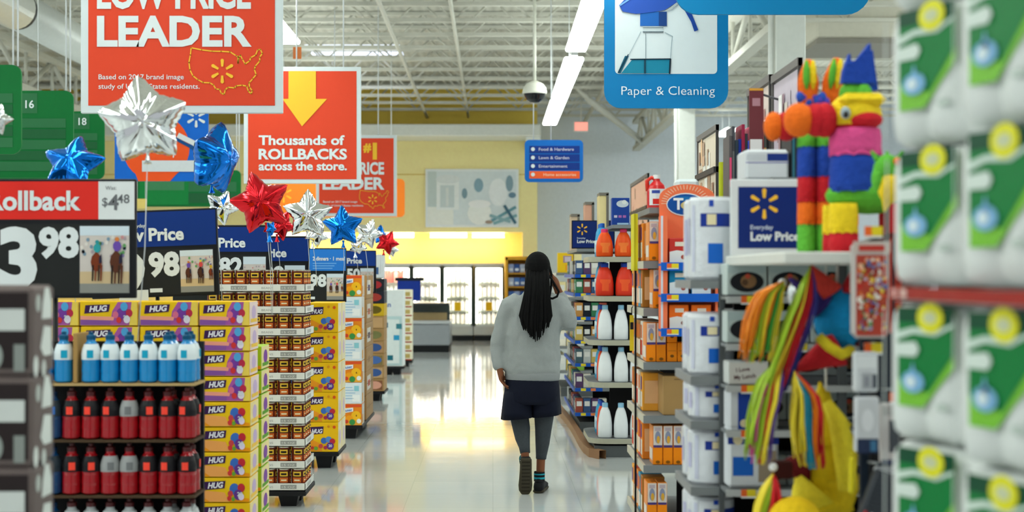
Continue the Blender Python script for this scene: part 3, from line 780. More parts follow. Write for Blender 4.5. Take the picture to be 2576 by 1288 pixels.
# support inside the tower so that trays do not sag on the hidden side
# ---- second juice stack (big yellow cartons)
Y2 = 11.68
pallet(LX - 0.56, LX + 0.005, Y2, Y2 + 0.6, 0.139, 'black pallet under the tall yellow juice carton column')
def mk_big():
    w, d, h = 0.258, 0.28, 0.243
    b = MB(); b.box(-w / 2, w / 2, 0, d, 0, h, HYEL, 0.004); fr = front(-w / 2, 0, 0, 0.0009)
    b.rect(fr, .004, .004, w - .004, h - .004, M('#fbc30f', 0.5), 1)
    b.poly(fr, [(.004, .004), (w * .5, .004), (w * .4, h * .3), (.004, h * .5)], M('#f29a1e', 0.5), 2)
    b.poly(fr, [(w * .1, h * .58), (w * .52, h * .62), (w * .54, h * .86), (w * .12, h * .84)], DPUR, 4)
    b.text(fr, 'HUG', w * .16, h * .64, h * .14, M('#f1eef4', .5), 6, 0.04, w=w * .33, slant=.2)
    for i, (u, v, r, c) in enumerate(((.55, .38, .1, '#3f6fc0'), (.7, .42, .1, '#5a8fd0'), (.82, .36, .09, '#c83040'), (.75, .2, .12, '#6a3a90'), (.45, .2, .07, '#d04848'), (.3, .12, .06, '#6aa53a'), (.18, .14, .05, '#c83a3a'), (.88, .84, .05, '#e0561e'), (.7, .86, .04, '#e0901e'), (.6, .15, .06, '#b02f50'))):
        b.ell(fr, u * w, v * h, r * w, r * w, M(c, .45), 4 + i, 12)
    b.text(fr, '20', w * .7, h * .17, h * .09, LETTER, 15, .03)
    sf = facepx(w / 2, 0, 0, .0009); b.rect(sf, .004, .004, d - .004, h - .004, M('#f1e6bf', .5), 1); b.ell(sf, d * .5, h * .45, d * .2, h * .25, M('#d9c0dc'), 2)
    return tag(b.build('juice_carton'), '-', 'juice box')
big = Kind(mk_big)
for i in range(2):
    for k in range(5):
        big.put((LX - .131 - .262 * i, Y2 + .004, 0.141 + .2455 * (4 - k)), 'tall yellow juice carton behind the bean cans, %s from the top%s' % (ORD[k], '' if i == 0 else ', inner column'), 0, 'tall yellow juice cartons')
        if i == 0: big.put((LX - .131 - .262 * i, Y2 + .295, 0.141 + .2455 * (4 - k)), 'tall yellow juice carton in the back row, %s from the top%s' % (ORD[k], '' if i == 0 else ', inner column'), 0, 'tall yellow juice cartons')
# ---- orange drink stack
Y3 = 13.8
pallet(LX - .62, LX + .005, Y3, Y3 + 1.4, .132, 'black pallet under the orange drink cartons')
def mk_sunny(white):
    def mk():
        w, d, h = .185, .26, .206
        b = MB(); b.box(-w / 2, w / 2, 0, d, 0, h, M('#e9ecec') if white else M('#f08a1c'), .003); fr = front(-w / 2, 0, 0, .001)
        if white:
            b.rect(fr, .008, .008, w - .008, h - .008, M('#dfeaf0'), 1)
            for i in range(5): b.rect(fr, .02, h * (.75 - .13 * i), w * (.5 + .08 * (i % 3)), h * (.79 - .13 * i), M('#9fc3dd'), 2)
            b.rect(fr, w * .6, h * .6, w * .85, h * .85, M('#8ccbd6'), 2); b.rect(fr, w * .5, h * .1, w * .9, h * .42, M('#f3f6f6'), 2)
        else:
            b.rect(fr, .004, h * .86, w - .004, h - .004, M('#e2542a'), 1)
            b.poly(fr, [(.004, 0.004), (w - .004, .004), (w - .004, h * .3), (.004, h * .4)], M('#f6b23c'), 1)
            for i, (u, v, r, c) in enumerate(((.7, .45, .26, '#fdbf1f'), (.35, .3, .2, '#f9a31a'), (.5, .15, .16, '#3d9048'), (.85, .2, .12, '#eff0ea'), (.2, .18, .1, '#d8472a'))):
                b.ell(fr, u * w, v * h, r * w, r * w, M(c), 3 + i, 12)
            b.ell(fr, w * .72, h * .46, w * .03, w * .05, M('#6b3a10'), 9, 8)
            b.poly(fr, [(w * .1, h * .58), (w * .55, h * .66), (w * .55, h * .84), (w * .1, h * .8)], M('#f3f4f4'), 8); b.text(fr, 'SUNNY', w * .13, h * .64, h * .1, M('#2f6fc0'), 10, .03, w=w * .38, rot=.1)
        sf = facepx(w / 2, 0, 0, .001); b.rect(sf, .003, .003, d - .003, h - .003, M('#dcd9d2'), 1); b.rect(sf, d * .1, h * .1, d * .5, h * .5, M('#f2a93a'), 2)
        return tag(b.build('drink_carton'), '-', 'drink carton')
    return Kind(mk)
sO, sW = mk_sunny(False), mk_sunny(True)
for i in range(3):
    for k in range(7):
        wh = (k % 2 == 1)
        (sW if wh else sO).put((LX - .095 - .19 * i, Y3 + .004, .134 + .2085 * (6 - k)), '%s drink carton, %s from the top %s' % ('pale white' if wh else 'orange fruit', ORD[k], 'beside the aisle' if i == 0 else 'in the %s column from the aisle' % ORD[i]), 0, 'orange drink display cartons')
def kraft_carton(w, d, h, cols):
    b = MB(); b.box(-w / 2, w / 2, 0, d, 0, h, KRAFT, .004); fr = front(-w / 2, 0, 0, .001); sf = facepx(w / 2, 0, 0, .001)
    b.rect(fr, w * .1, h * .15, w * .9, h * .75, M(cols[0]), 1); b.rect(fr, w * .2, h * .3, w * .6, h * .6, M(cols[1]), 2)
    b.rect(sf, d * .1, h * .2, d * .6, h * .8, M(cols[0]), 1); b.rect(sf, d * .2, h * .35, d * .5, h * .6, M(cols[1]), 2); b.rect(sf, 0, h * .47, d, h * .5, M('#8e6c40'), 3)
    return b.build('shipping_carton')
for k in range(6):
    o = kraft_carton(.5, .8, .24, [('#b08a58', '#a5804e'), ('#e4dcd2', '#c9503c'), ('#b9925f', '#a07a48'), ('#e2dccf', '#5b4a5e'), ('#dcd2c4', '#c2603c'), ('#efe9df', '#47356b')][k])
    o.location = (LX - .252, Y3 + .5, .134 + .243 * k)
    tag(o, 'kraft shipping carton behind the orange drink cartons, %s from the floor' % ORD[k], 'carton', 'kraft shipping cartons')
# ---- mixed carton tower
Y4 = 17.9; x4 = X(968, Y4)
pallet(x4 - .5, x4, Y4, Y4 + .6, .125, 'black pallet under the mixed snack carton tower')
cl = [('#8b5a3c', '#e2a48c'), ('#c9a57a', '#3f5f9a'), ('#8c7a4a', '#4a6fb0'), ('#b98f66', '#3a5a92'), ('#a88452', '#7a7a4a'), ('#c8a070', '#c8a070'), ('#d8b21f', '#6a5a14'), ('#202430', '#a83a30'), ('#23242a', '#b02c30')]
for k in range(9):
    h = .155
    b = MB(); b.box(-.23, .23, 0, .5, 0, h, KRAFT if k < 6 else M(cl[k][0]), .004)
    fr = front(-.23, 0, 0, .0015); b.rect(fr, .02, .015, .44, h - .02, M(cl[k][0]), 1); b.ell(fr, .34, h * .5, .09, .05, M(cl[k][1]), 2); b.rect(fr, .05, .03, .2, h * .7, M(cl[k][1]), 2)
    o = b.build('snack_carton', None, (x4 - .24, Y4 + .01, .127 + .158 * k))
    tag(o, 'snack carton %s from the floor in the mixed tower behind the orange drinks' % ORD[k], 'carton', 'mixed snack cartons')
tag(MB().box(-.2, .2, 0, .3, 0, .3, M('#e4e8ea'), .01).rect(front(-.2, 0, 0, .0015), .22, .05, .34, .14, M('#3b5f92'), 1).build('white_package', None, (x4 - .22, Y4 + .02, .127 + .158 * 9)), 'white package with a blue square on top of the mixed snack tower', 'package')
# ---- tall white boxed goods
Y5 = 22.6; x5 = X(1017, Y5)
pallet(x5 - .4, x5, Y5, Y5 + .5, .13, 'black pallet under the tall white and teal appliance box')
b = MB(); b.box(-.19, .19, 0, .4, 0, 1.22, M('#dfe5e4'), .01); fr = front(-.19, 0, 0, .002)
b.rect(fr, .03, .02, .35, .8, M('#b9d2d3'), 1); b.rect(fr, .06, .05, .31, .75, M('#dfe8e6'), 2)
for (u, v, c) in ((.04, .62, '#1f6a86'), (.22, .42, '#2a9ac8'), (.12, .1, '#1b6a7c'), (.26, .6, '#3a7f8c')): b.rect(fr, u, v, u + .09, v + .08, M(c), 3)
b.text(fr, 'fan', .05, .95, .08, M('#5b6fb5'), 2, .02)
tag(b.build('appliance_box', None, (x5 - .2, Y5 + .02, .132)), 'tall white and teal appliance box standing on a black pallet', 'box')
Y6 = 24.6; x6 = X(1037, Y6)
pallet(x6 - .34, x6, Y6, Y6 + .5, .11, 'black pallet under the narrow cream can tower')
for k in range(8):
    b = MB(); b.box(-.15, .15, 0, .4, 0, .15, M('#e6dfc6'), .006); fr = front(-.15, 0, 0, .002); b.rect(fr, .16, .04, .27, .11, M('#b7a05e'), 1); b.rect(fr, 0, 0, .3, .02, M('#a83b2c'), 1)
    tag(b.build('can_case', None, (x6 - .16, Y6 + .02, .112 + .153 * k)), 'cream can case %s from the floor in the narrow far tower' % ORD[k], 'case', 'cream can cases')
# far navy price board before the freezer
Y = 25.8
t = thing('price_board', 'navy price board hanging open beside the far cream can tower', 'sign', (X(1030, Y), Y, 0))
MB().box(-.26, .26, 0, .03, 1.48, 1.54, M('#14181f')).box(-.22, .2, .0, .03, 1.12, 1.48, NAVY).build('board', t)
MB().tube([(-.1, .06, 0), (-.1, .06, 1.5)], .02, PAL, 8).box(-.25, .05, -.1, .2, 0, .03, PAL).build('stand', t)

# ---- sports drink rack
Yb = 6.2
bxs = [-1.334 - .0835 * i for i in range(7)]
ZT = [1.129, .884, .643, .402, .161]
RK = M('#0c0d10', .6)
t = thing('bottle_rack', 'black rack of sports drinks in five tiers with cardboard trays', 'rack', (0, Yb, 0))
MB().box(-2.05, -1.295, .175, .19, 0, 1.3, RK).build('back_panel', t)
MB().box(-2.05, -1.295, -.03, .19, 0, .15, RK, .008).build('base', t)
for z in ZT: MB().box(-2.05, -1.289, -.045, .175, z - .012, z - .001, M('#b79a68' if z > 1 else '#4a3826', .7)).build('shelf', t)
for x in (-2.04, -1.303): MB().box(x - .008, x + .008, .165, .178, .1, 1.3, M('#202226')).build('upright', t)
def mk_bottle(body, capc, labelc, dot, name):
    def mk():
        t = thing(name, '-', 'bottle')
        r = .0408
        MB().lathe([(0, .002), (.03, 0), (r, .008), (r * .97, .04), (r, .05), (r * .96, .085), (r, .095), (r, .125), (r * .9, .145), (.028, .168), (.02, .178), (.018, .19)], body, 18).build('body', t)
        b = MB(); b.lathe([(r + .0008, .1), (r + .0012, .126), (r * .93, .146), (.03, .168)], labelc, 18)
        if dot is not None:
            b.cyl_patch((0, 0, 0), r + .002, -PI / 2 - .33, -PI / 2 + .33, .108, .142, dot)
        b.build('label', t)
        MB().lathe([(.018, .186), (.0205, .187), (.0205, .204), (.014, .208), (.011, .21), (.011, .22), (0, .222)], capc, 14).build('cap', t)
        return t
    return Kind(mk)
DRED = M('#a00d18', .2, coat=.2); DRED2 = M('#4a0a10', .3); DBLU = M('#0c86c8', .18, coat=.3); DBL2 = M('#0d3f6e', .2)
bB = mk_bottle(DBLU, M('#0d4f74', .35), M('#dfe8ec', .4), M('#17a3c8', .4), 'blue_drink_bottle')
bR = mk_bottle(DRED, DRED2, M('#19171b', .35), M('#ff4a38', .4), 'red_drink_bottle')
bR2 = mk_bottle(DRED, DRED2, M('#9d9fa0', .4), M('#77797c', .4), 'red_drink_bottle')
bD = mk_bottle(DBL2, M('#0b2c50', .35), M('#28323c', .4), M('#1f78d8', .4), 'dark_blue_drink_bottle')
bC = mk_bottle(M('#a8adb0', .25), DRED2, M('#c9ced0', .4), M('#d8483c', .4), 'clear_drink_bottle')
tn = ['top', 'second', 'third', 'fourth', 'lowest']
for k, z in enumerate(ZT):
    for i, x in enumerate(bxs[:6] if k == 0 else bxs):
        kd = bB if k == 0 else (bR2 if (i in (3,) or (k == 2 and i == 4)) and k < 3 else bR if k < 3 else bC)
        colr = 'blue' if k == 0 else 'red' if k < 3 else 'clear'
        pos = 'at the aisle end' if i == 0 else ORD[i] + ' from the aisle end'
        kd.put((x, Yb, z), '%s sports drink bottle on the %s tier, %s' % (colr, tn[k], pos), R.uniform(-.35, .35) if k else R.uniform(-.2, .2), 'sports drinks in the front row of the rack')
        if i < 2:
            kd.put((x, Yb + .083, z), '%s sports drink bottle behind the front row, %s tier, %s' % (colr, tn[k], pos), PI / 2, 'sports drinks in the back row of the rack')
    if k > 0:
        bD.put((-1.919, Yb, z), 'dark blue sports drink bottle on the %s tier, inner end' % tn[k], R.uniform(-.3, .3), 'dark blue drinks at the inner end of the rack')
    else:
        for j in range(2): bB.put((-1.955 + .085 * j, Yb - .0, z), 'blue sports drink bottle past the cardboard divider, %s' % ['far', 'near'][j], .3, 'blue drinks past the divider')
tag(MB().box(-.009, .009, -.035, .16, 0, .215, M('#a9854e', .7), .002).build('cardboard_divider', None, (-1.811, Yb, ZT[0])), 'brown cardboard divider between the blue drinks on the top tier', 'divider')

# ---- dark patterned carton stack nearest the camera
DK = M('#695d5b', .6, vary=.12); DK2 = M('#2a2122', .6); PALE = M('#d5dad7', .55)
def mk_dark():
    w, d, h = .62, .2, .25
    b = MB(); b.box(-w, 0, 0, d, 0, h, DK, .012)
    fr = front(-w, 0, 0, .0012); sf = facepx(0, 0, 0, .0012)
    b.rect(fr, .3, .02, w - .01, h - .02, DK2, 1)
    b.rect(fr, .42, h * .5, w - .02, h * .74, PALE, 2); b.ell(fr, .52, h * .22, .02, .035, M('#9aa19c'), 2); b.rect(fr, .57, h * .05, .6, h * .35, M('#8d938f'), 2)
    b.ell(fr, .46, h * .25, .022, .03, M('#bcc2be'), 2)
    b.poly(sf, [(.08, h * .62), (.17, h * .62), (.17, h * .8), (.145, h * .97), (.11, h * .97), (.09, h * .8)], PALE, 1)
    b.poly(sf, [(.07, h * .3), (.1, h * .2), (.17, h * .2), (.165, h * .52), (.1, h * .54)], PALE, 1); b.ell(sf, .05, h * .8, .02, .025, M('#b5bbb7'), 1)
    b.ell(sf, .03, h * .1, .02, .03, PALE, 1); b.ell(sf, .1, h * .06, .018, .025, M('#c5cac6'), 1)
    return tag(b.build('patterned_carton'), '-', 'carton')
dk = Kind(mk_dark)
pallet(LX - .66, LX, 3.92, 4.14, .06, 'low black pallet under the dark patterned cartons', .02)
for k in range(6):
    dk.put((LX, 3.92, .062 + .2515 * k), 'dark brown carton with pale patches, %s from the top of the closest stack' % ORD[5 - k], 0, 'dark patterned cartons closest to the camera')

# ================================================================ price signs on posts
FRAME = M('#15171c', .45); PANEL = M('#1f2121', .55); PRICEW = M('#dde3e5', .5, vary=.01); NAVYB = M('#05307f', .5, vary=.02)
def race_photo(b, fr, w, h, var, k=4):
    """photo of horses racing"""
    b.rect(fr, 0, 0, w, h, M('#cfc6c0', .5), k); b.rect(fr, 0, h * .86, w, h, M('#cfdce6', .5), k + 1); b.rect(fr, 0, 0, w, h * .14, M('#8d8d88', .5), k + 1); b.rect(fr, 0, h * .14, w, h * .32, M('#cdb48c', .5), k + 1)
    rr = random.Random(var)
    for i in range(26):
        b.ell(fr, rr.uniform(.04, .96) * w, rr.uniform(.55, .84) * h, w * .035, w * .04, M(rr.choice(['#8a7fb0', '#d7d0cf', '#5f9a5f', '#b0a0a8', '#c98f8f', '#ded9d2', '#7a94a8']), .5), k + 2 + i % 3, 7)
    spots = {1: ((.34, .95), (.74, 1.08)), 2: ((.25, .75), (.62, .8), (.93, .55)), 3: ((.3, .9), (.72, .9)), 4: ((.2, .6), (.5, .6), (.8, .6))}[1 + (var - 1) % 4]
    for i, (u, s) in enumerate(spots):
        c = ['#4a2a1a', '#7a3415', '#5a2f1c'][(i + var) % 3]; q = w * .2 * s; x = u * w; y = h * .46
        b.ell(fr, x, y, q * .6, q * 1.0, M(c), k + 6, 10)
        b.poly(fr, [(x - q * .2, y), (x + q * .2, y), (x + q * .14, y + q * 1.6), (x - q * .1, y + q * 1.7)], M(c), k + 7)
        for dx, c2 in ((-.45, '#2a1a14'), (-.15, c), (.2, '#3a2216'), (.45, c)): b.poly(fr, [(x + dx * q, y - q * .3), (x + dx * q + q * .2, y - q * .3), (x + dx * q + q * .1, y - q * 2.0), (x + dx * q - q * .04, y - q * 2.0)], M(c2), k + 7)
        b.ell(fr, x + q * .1, y + q * 1.5, q * .4, q * .5, M(['#c9a22a', '#2b9aa0', '#6a4aa8', '#cf4a4a'][(i + var) % 4]), k + 8, 9)
        b.ell(fr, x + q * .1, y + q * 2.15, q * .22, q * .22, M(['#4a3f9a', '#2b8f96', '#d07a3a', '#e8d040'][(i + var) % 4]), k + 9, 8)
        b.poly(fr, [(x + q * .3, y - .2 * q), (x + q * .6, y), (x + q * .55, y + q * .9), (x + q * .3, y + q * .5)], M('#22223a'), k + 8)
def price_sign(x1, Y, z0, w, h, big, small, banner, bcol, label, photo, was=None, yaw=0.0, roll=0.0, floor_z=0.0, lay=(.34, .22)):
    """x1: aisle-side edge; laid out like the real price boards"""
    t = thing('price_sign', label, 'price sign', (x1, Y, z0), yaw, 'price boards on posts over the pallet displays')
    t.rotation_euler = (0, roll, yaw)
    MB().box(-w, 0, 0, .025, 0, h, FRAME, .004).build('frame', t)
    e = .0012 + Y * .00006
    fr = Fr((-w, 0, 0), eps=e); s = w / .74
    bh = h * lay[0]; q = h / .55
    b = MB(); b.rect(fr, .012 * q, h - bh, w - .006 * q, h - .012 * q, M(bcol, .5, vary=.02), 1)
    xt = w - .012 * q
    if was:
        b.rect(fr, w - .172 * q, h - bh, w - .006 * q, h - .012 * q, M('#dfe3e4', .5), 2)
        b.text(fr, 'Was:', w - .14 * q, h - .05 * q, .018 * q, M('#8b8d90'), 3, .01); b.text(fr, '$', w - .155 * q, h - .125 * q, .04 * q, M('#6a6c70'), 3, .01)
        b.text(fr, '4', w - .128 * q, h - .142 * q, .072 * q, M('#6a6c70'), 3, .02); b.text(fr, '48', w - .085 * q, h - .112 * q, .042 * q, M('#6a6c70'), 3, .01)
        b.text(fr, banner, w - .253 * q, h - bh + .045 * q, .09 * q, PRICEW, 3, .03, align='r')
    elif banner == 'meal':
        b.text(fr, '2 dinners', w - .34 * q, h - bh + .105 * q, .04 * q, PRICEW, 3, .03, w=.16 * q); b.text(fr, '· 1 meal', w - .165 * q, h - bh + .105 * q, .04 * q, PRICEW, 3, .02, w=.15 * q)
        for i in range(3): b.rect(fr, w - .34 * q, h - bh + (.07 - .025 * i) * q, w - (.1 + .02 * i) * q, h - bh + (.08 - .025 * i) * q, M('#6aa9e8'), 2)
    else:
        b.spark(fr, w - .7 * q, h - bh * .38, .05 * q, GOLD, 3)
        b.text(fr, 'Everyday', w - .57 * q, h - bh + .125 * q, .022 * q, PRICEW, 3, .01)
        b.text(fr, banner, w - .19 * s, h - bh + .035 * s, .072 * s, PRICEW, 3, .035, align='r', w=.41 * s)
    b.build('banner', t)
    b = MB(); b.rect(fr, .012 * q, .012 * q, w - .03 * q, h - bh - .02 * q, PANEL, 1)
    pw = lay[1] * s; ph = h - bh - .07 * q
    px = w - .03 * q - pw
    b.rect(fr, px - .004, .02 * q, px + pw + .004, h - bh - .026 * q, M('#33363a'), 2)
    b.build('price_panel', t)
    b = MB(); race_photo(b, Fr((-w + px, 0, .024 * q), eps=e * .6), pw, h - bh - .055 * q, photo); b.build('photo_card', t)
    b = MB()
    zz = h - bh - .035 * q
    b.text(fr, small, px - .004 * q, zz - .13 * s, .13 * s, PRICEW, 3, .045, w=.18 * s, align='r')
    b.text(fr, big, px - .19 * s, zz - .26 * s, .26 * s, PRICEW, 3, .045, align='r', w=.17 * s * (1 if len(big) == 1 else 2))
    b.rect(fr, px - .19 * q - .01, .03 * q, px - .12 * q, .055 * q, PRICEW, 3) if not was else None
    b.build('price_digits', t)
    xp = -w * .5
    b = MB(); b.tube([(xp, .04, -z0 + floor_z), (xp, .04, h * .5)], .012, FRAME, 8)
    b.build('post', t)
    return t
price_sign(X(342, 6.6), 6.6, Z(750, 6.6), .77, Z(450, 6.6) - Z(750, 6.6), '3', '98', 'Rollback', '#e02a20', 'large price board with a red banner and 3.98 price over the sports drinks', 1, was=True)
price_sign(X(551, 8.0), 8.0, Z(742, 8.0), .74, Z(522, 8.0) - Z(742, 8.0), '2', '98', 'Low Price', '#05307f', 'price board with navy banner and 2.98 price, tilted, over the juice boxes', 2, yaw=-.1, roll=-.035, floor_z=.14, lay=(.42, .19))
price_sign(X(681, 10.45), 10.45, Z(790, 10.45), .72, Z(566, 10.45) - Z(790, 10.45), '1', '82', 'Low Price', '#05307f', 'price board with navy banner and a price ending in 82, over the bean cans', 3, floor_z=0, lay=(.3, .17))
price_sign(X(778, 11.3), 11.3, Z(790, 11.3), .70, Z(594, 11.3) - Z(790, 11.3), '1', '88', 'Low Price', '#05307f', 'price board with navy banner and a price ending in 88, behind the bean cans', 4, floor_z=0, lay=(.32, .17))
price_sign(X(871, 13.0), 13.0, Z(760, 13.0), .62, Z(624, 13.0) - Z(760, 13.0), '2', '98', 'meal', '#2478d2', 'price board with bright blue meal banner before the orange drinks', 2, lay=(.42, .18))
price_sign(X(946, 15.6), 15.6, Z(738, 15.6), .6, Z(630, 15.6) - Z(738, 15.6), '3', '50', 'Low Price', '#0a3a90', 'far price board with navy banner behind the orange drink cartons', 3, lay=(.36, .18))

# ================================================================ foil star balloons
FOIL = {'silver': M('#e8ebec', .09, 1.0, vary=.01), 'blue': M('#0a72d8', .13, .85, vary=.02), 'red': M('#d9202a', .14, .85, vary=.02)}
def star_mesh(r, col, seed, puff=.40, ri_=.57):
    rr = random.Random(seed); b = MB(); NA, NT = 120, 12
    ph = [rr.uniform(0, 6.28) for _ in range(6)]
    def Rad(a):
        k = (a % (2 * PI / 5)) / (2 * PI / 5); k = abs(k - .5) * 2         # 1 at a tip, 0 in a notch
        ro, ri = r * 1.04, r * ri_
        # straight star edge between notch and tip
        ang = (1 - k) * PI / 5
        A = Vector((ro, 0)); B = Vector((ri * math.cos(PI / 5), ri * math.sin(PI / 5)))
        d = B - A
        # intersect the ray at angle ang with the edge A-B
        t = (A.y * math.cos(ang) - A.x * math.sin(ang)) / (d.x * math.sin(ang) - d.y * math.cos(ang))
        p = A + d * t; L = p.length
        return r * .88 + (L - r * .88) * .6 if L > r * .88 else L
    for side in (-1, 1):
        vs = []; fs = []
        for i in range(NT + 1):
            t = i / NT
            for j in range(NA):
                a = 2 * PI * j / NA; R0 = Rad(a)
                prof = max(0.0, 1 - t ** 2.1) ** .62
                y = side * r * puff * prof * (.42 + .58 * (R0 / r) ** .2)
                k = abs(((a % (2 * PI / 5)) / (2 * PI / 5)) - .5) * 2
                y *= 1 - .14 * math.exp(-((k - 1) / .3) ** 2) * t
                y += side * r * .05 * prof * (math.sin(2 * a + ph[0] + 5 * t) + .6 * math.sin(5 * a + ph[1] - 4 * t)) * t
                wr = math.sin(a * 30 + ph[2] + 3 * math.sin(3 * a)) * r * .007 * math.exp(-((t - .86) / .16) ** 2)
                y += side * wr
                rad = R0 * t * (1 + .012 * math.sin(a * 30 + ph[3]) * t)
                vs.append((rad * math.sin(a), y, rad * math.cos(a)))
        for i in range(NT):
            for j in range(NA):
                fs.append((i * NA + j, i * NA + (j + 1) % NA, (i + 1) * NA + (j + 1) % NA, (i + 1) * NA + j))
        b.add(vs, fs, FOIL[col], True)
    return b
STR = M('#c9cdd0', .4)
def balloon(px, py, Y, size_px, col, label, rx=0, ry=0, rz=0, anchor=None, seed=1, puff=.40):
    r = size_px / 2 * Y / F
    x, z = X(px, Y), Z(py, Y)
    t = thing('star_balloon', label, 'balloon', (x, Y, z), 0, 'foil star balloons over the pallet displays')
    o = star_mesh(r, col, seed, puff, .66 if size_px > 175 else .57).build('foil_star', t, merge=True)
    o.rotation_euler = (rx, ry, rz)
    s = Vector((0, 0, -r * .62)); s.rotate(o.rotation_euler)
    b = MB(); b.lathe([(.012, 0), (.006, -.02), (.012, -.045), (.02, -.06), (0, -.055)], FOIL[col], 10, tuple(s))
    b.build('filling_neck', t)
    ax, ay, az = anchor if anchor else (x + .01, Y + .02, z - r - .25)
    a = Vector((ax - x, ay - Y, az - z))
    MB().tube([s, s.lerp(a, .5) + Vector((.01, 0, -.01)), a], .0022, STR, 5).build('ribbon_string', t)
    return t
balloon(362, 305, 6.35, 236, 'silver', 'big silver star balloon in front of the low price leader sign', 0.1, -.12, .15, (X(346, 6.3), 6.3, 1.30), 3, .44)
balloon(183, 412, 7.2, 172, 'blue', 'blue star balloon peeping over the red banner price board', -.5, .1, -.1, (X(190, 7.2), 7.2, 1.46), 5)
balloon(542, 400, 8.25, 196, 'blue', 'tall blue star balloon turned edge on beside the rollbacks sign', .1, .12, 1.2, (X(545, 8.25), 8.25, 1.3), 7, .46)
balloon(556, 522, 8.6, 96, 'silver', 'small silver star balloon tucked under the edge-on blue balloon', .1, .4, .5, (X(560, 8.6), 8.6, 1.3), 9)
balloon(655, 510, 9.0, 168, 'red', 'big red star balloon, tilted, under the rollbacks sign', -.1, -.28, .2, (X(683, 9.0), 9.0, 1.35), 11)
balloon(708, 566, 10.9, 84, 'red', 'small red star balloon half hidden behind the big red one', 0, .5, .6, (X(705, 10.9), 10.9, 1.45), 13)
balloon(682, 574, 8.8, 40, 'blue', 'tiny blue balloon at the lower tip of the big red balloon', 0, .5, 1.0, (X(686, 8.8), 8.8, 1.35), 15)
balloon(774, 540, 10.8, 132, 'silver', 'silver star balloon between the big red and the blue star balloons', .05, .02, .15, (X(780, 10.9), 10.8, 1.5), 17)
balloon(797, 590, 12.0, 70, 'silver', 'small silver balloon behind the lower points of the silver star', 0, .6, .6, (X(797, 12.0), 12.0, 1.5), 18)
balloon(862, 570, 11.4, 112, 'blue', 'blue star balloon in front of the small low price leader sign', 0, -.05, -.1, (X(862, 11.4), 11.4, 1.5), 19)
balloon(926, 588, 13.4, 82, 'silver', 'silver star balloon beside the lower corner of the small low price leader sign', .2, .3, .4, (X(926, 13.4), 13.4, 1.5), 21)
balloon(900, 622, 13.0, 50, 'silver', 'crumpled silver balloon lying on the far navy price board', .9, .3, .4, (X(900, 13.2), 13.2, 1.6), 22)
balloon(956, 592, 15.8, 56, 'blue', 'narrow blue balloon squeezed between the far silver and red balloons', 0, .1, 1.1, (X(956, 15.8), 15.8, 1.6), 23)
balloon(974, 610, 15.4, 66, 'red', 'small red star balloon farthest along the row of balloons', 0, .45, .2, (X(974, 15.4), 15.4, 1.5), 25)
balloon(986, 628, 16.5, 40, 'silver', 'tiny pale balloon behind the farthest red balloon', 0, .45, .4, (X(986, 16.5), 16.5, 1.5), 26)
balloon(-8, 300, 6.25, 84, 'silver', 'silver star balloon cut by the frame before the green aisle sign', .1, .3, .2, (X(-8, 6.25), 6.25, 1.56), 27)

# ================================================================ the shopper, seen from behind
PY = 10.4
SKIN = M('#7a4a30', .55); SWEAT = M('#969b9b', .95, vary=.10, scale=220, bump=.15, bscale=300); SHORT = M('#060c20', .8, vary=.1, bump=.1, bscale=40); LEGG = M('#3c4146', .85, vary=.15, scale=60); HAIR = M('#050506', .95, vary=.2); SHOE = M('#15161a', .7); SOLE = M('#3f3a2e', .8); TEAL = M('#1d93a3', .7)
per = thing('person', 'person walking away in a grey sweatshirt and navy shorts, holding a phone to the ear', 'person', (0.29, PY, 0))
def pl(x, y, z): return Vector((x - 0.29, y - PY, z))
def skin_obj(name, chains, mat, parent, root):
    """chains: lists of (point, radius); points closer than 1 mm are shared"""
    bm = bmesh.new(); lay = bm.verts.layers.skin.verify(); vs = []
    def get(p, r):
        for v in vs:
            if (v.co - p).length < .001: return v
        v = bm.verts.new(p); v[lay].radius = (r, r) if not isinstance(r, tuple) else r
        vs.append(v); return v
    for ch in chains:
        prev = None
        for p, r in ch:
            v = get(Vector(p), r)
            if prev is not None and bm.edges.get((prev, v)) is None: bm.edges.new((prev, v))
            prev = v
    bm.verts.ensure_lookup_table()
    for v in vs: v[lay].use_root = False
    get(Vector(root), .1)[lay].use_root = True
    me = bpy.data.meshes.new(name); bm.to_mesh(me); bm.free(); me.materials.append(mat)
    o = bpy.data.objects.new(name, me); COL.objects.link(o)
    a = o.modifiers.new('skin', 'SKIN'); a.use_smooth_shade = True
    o.modifiers.new('sub', 'SUBSURF').levels = 2; o.modifiers['sub'].render_levels = 2
    dg = bpy.context.evaluated_depsgraph_get()
    m2 = bpy.data.meshes.new_from_object(o.evaluated_get(dg)); m2.name = name
    o.modifiers.clear(); o.data = m2
    if not m2.materials: m2.materials.append(mat)
    o.parent = parent
    return o
pel = pl(.288, PY, .92)
ch = [[(pel, .13), (pl(.29, PY, 1.08), .12), (pl(.295, PY, 1.25), .14), (pl(.30, PY, 1.37), .12), (pl(.315, PY, 1.46), .06), (pl(.322, PY + .02, 1.53), .058), (pl(.328, PY + .01, 1.60), .082), (pl(.328, PY + .01, 1.68), .085), (pl(.328, PY, 1.73), .06)]]
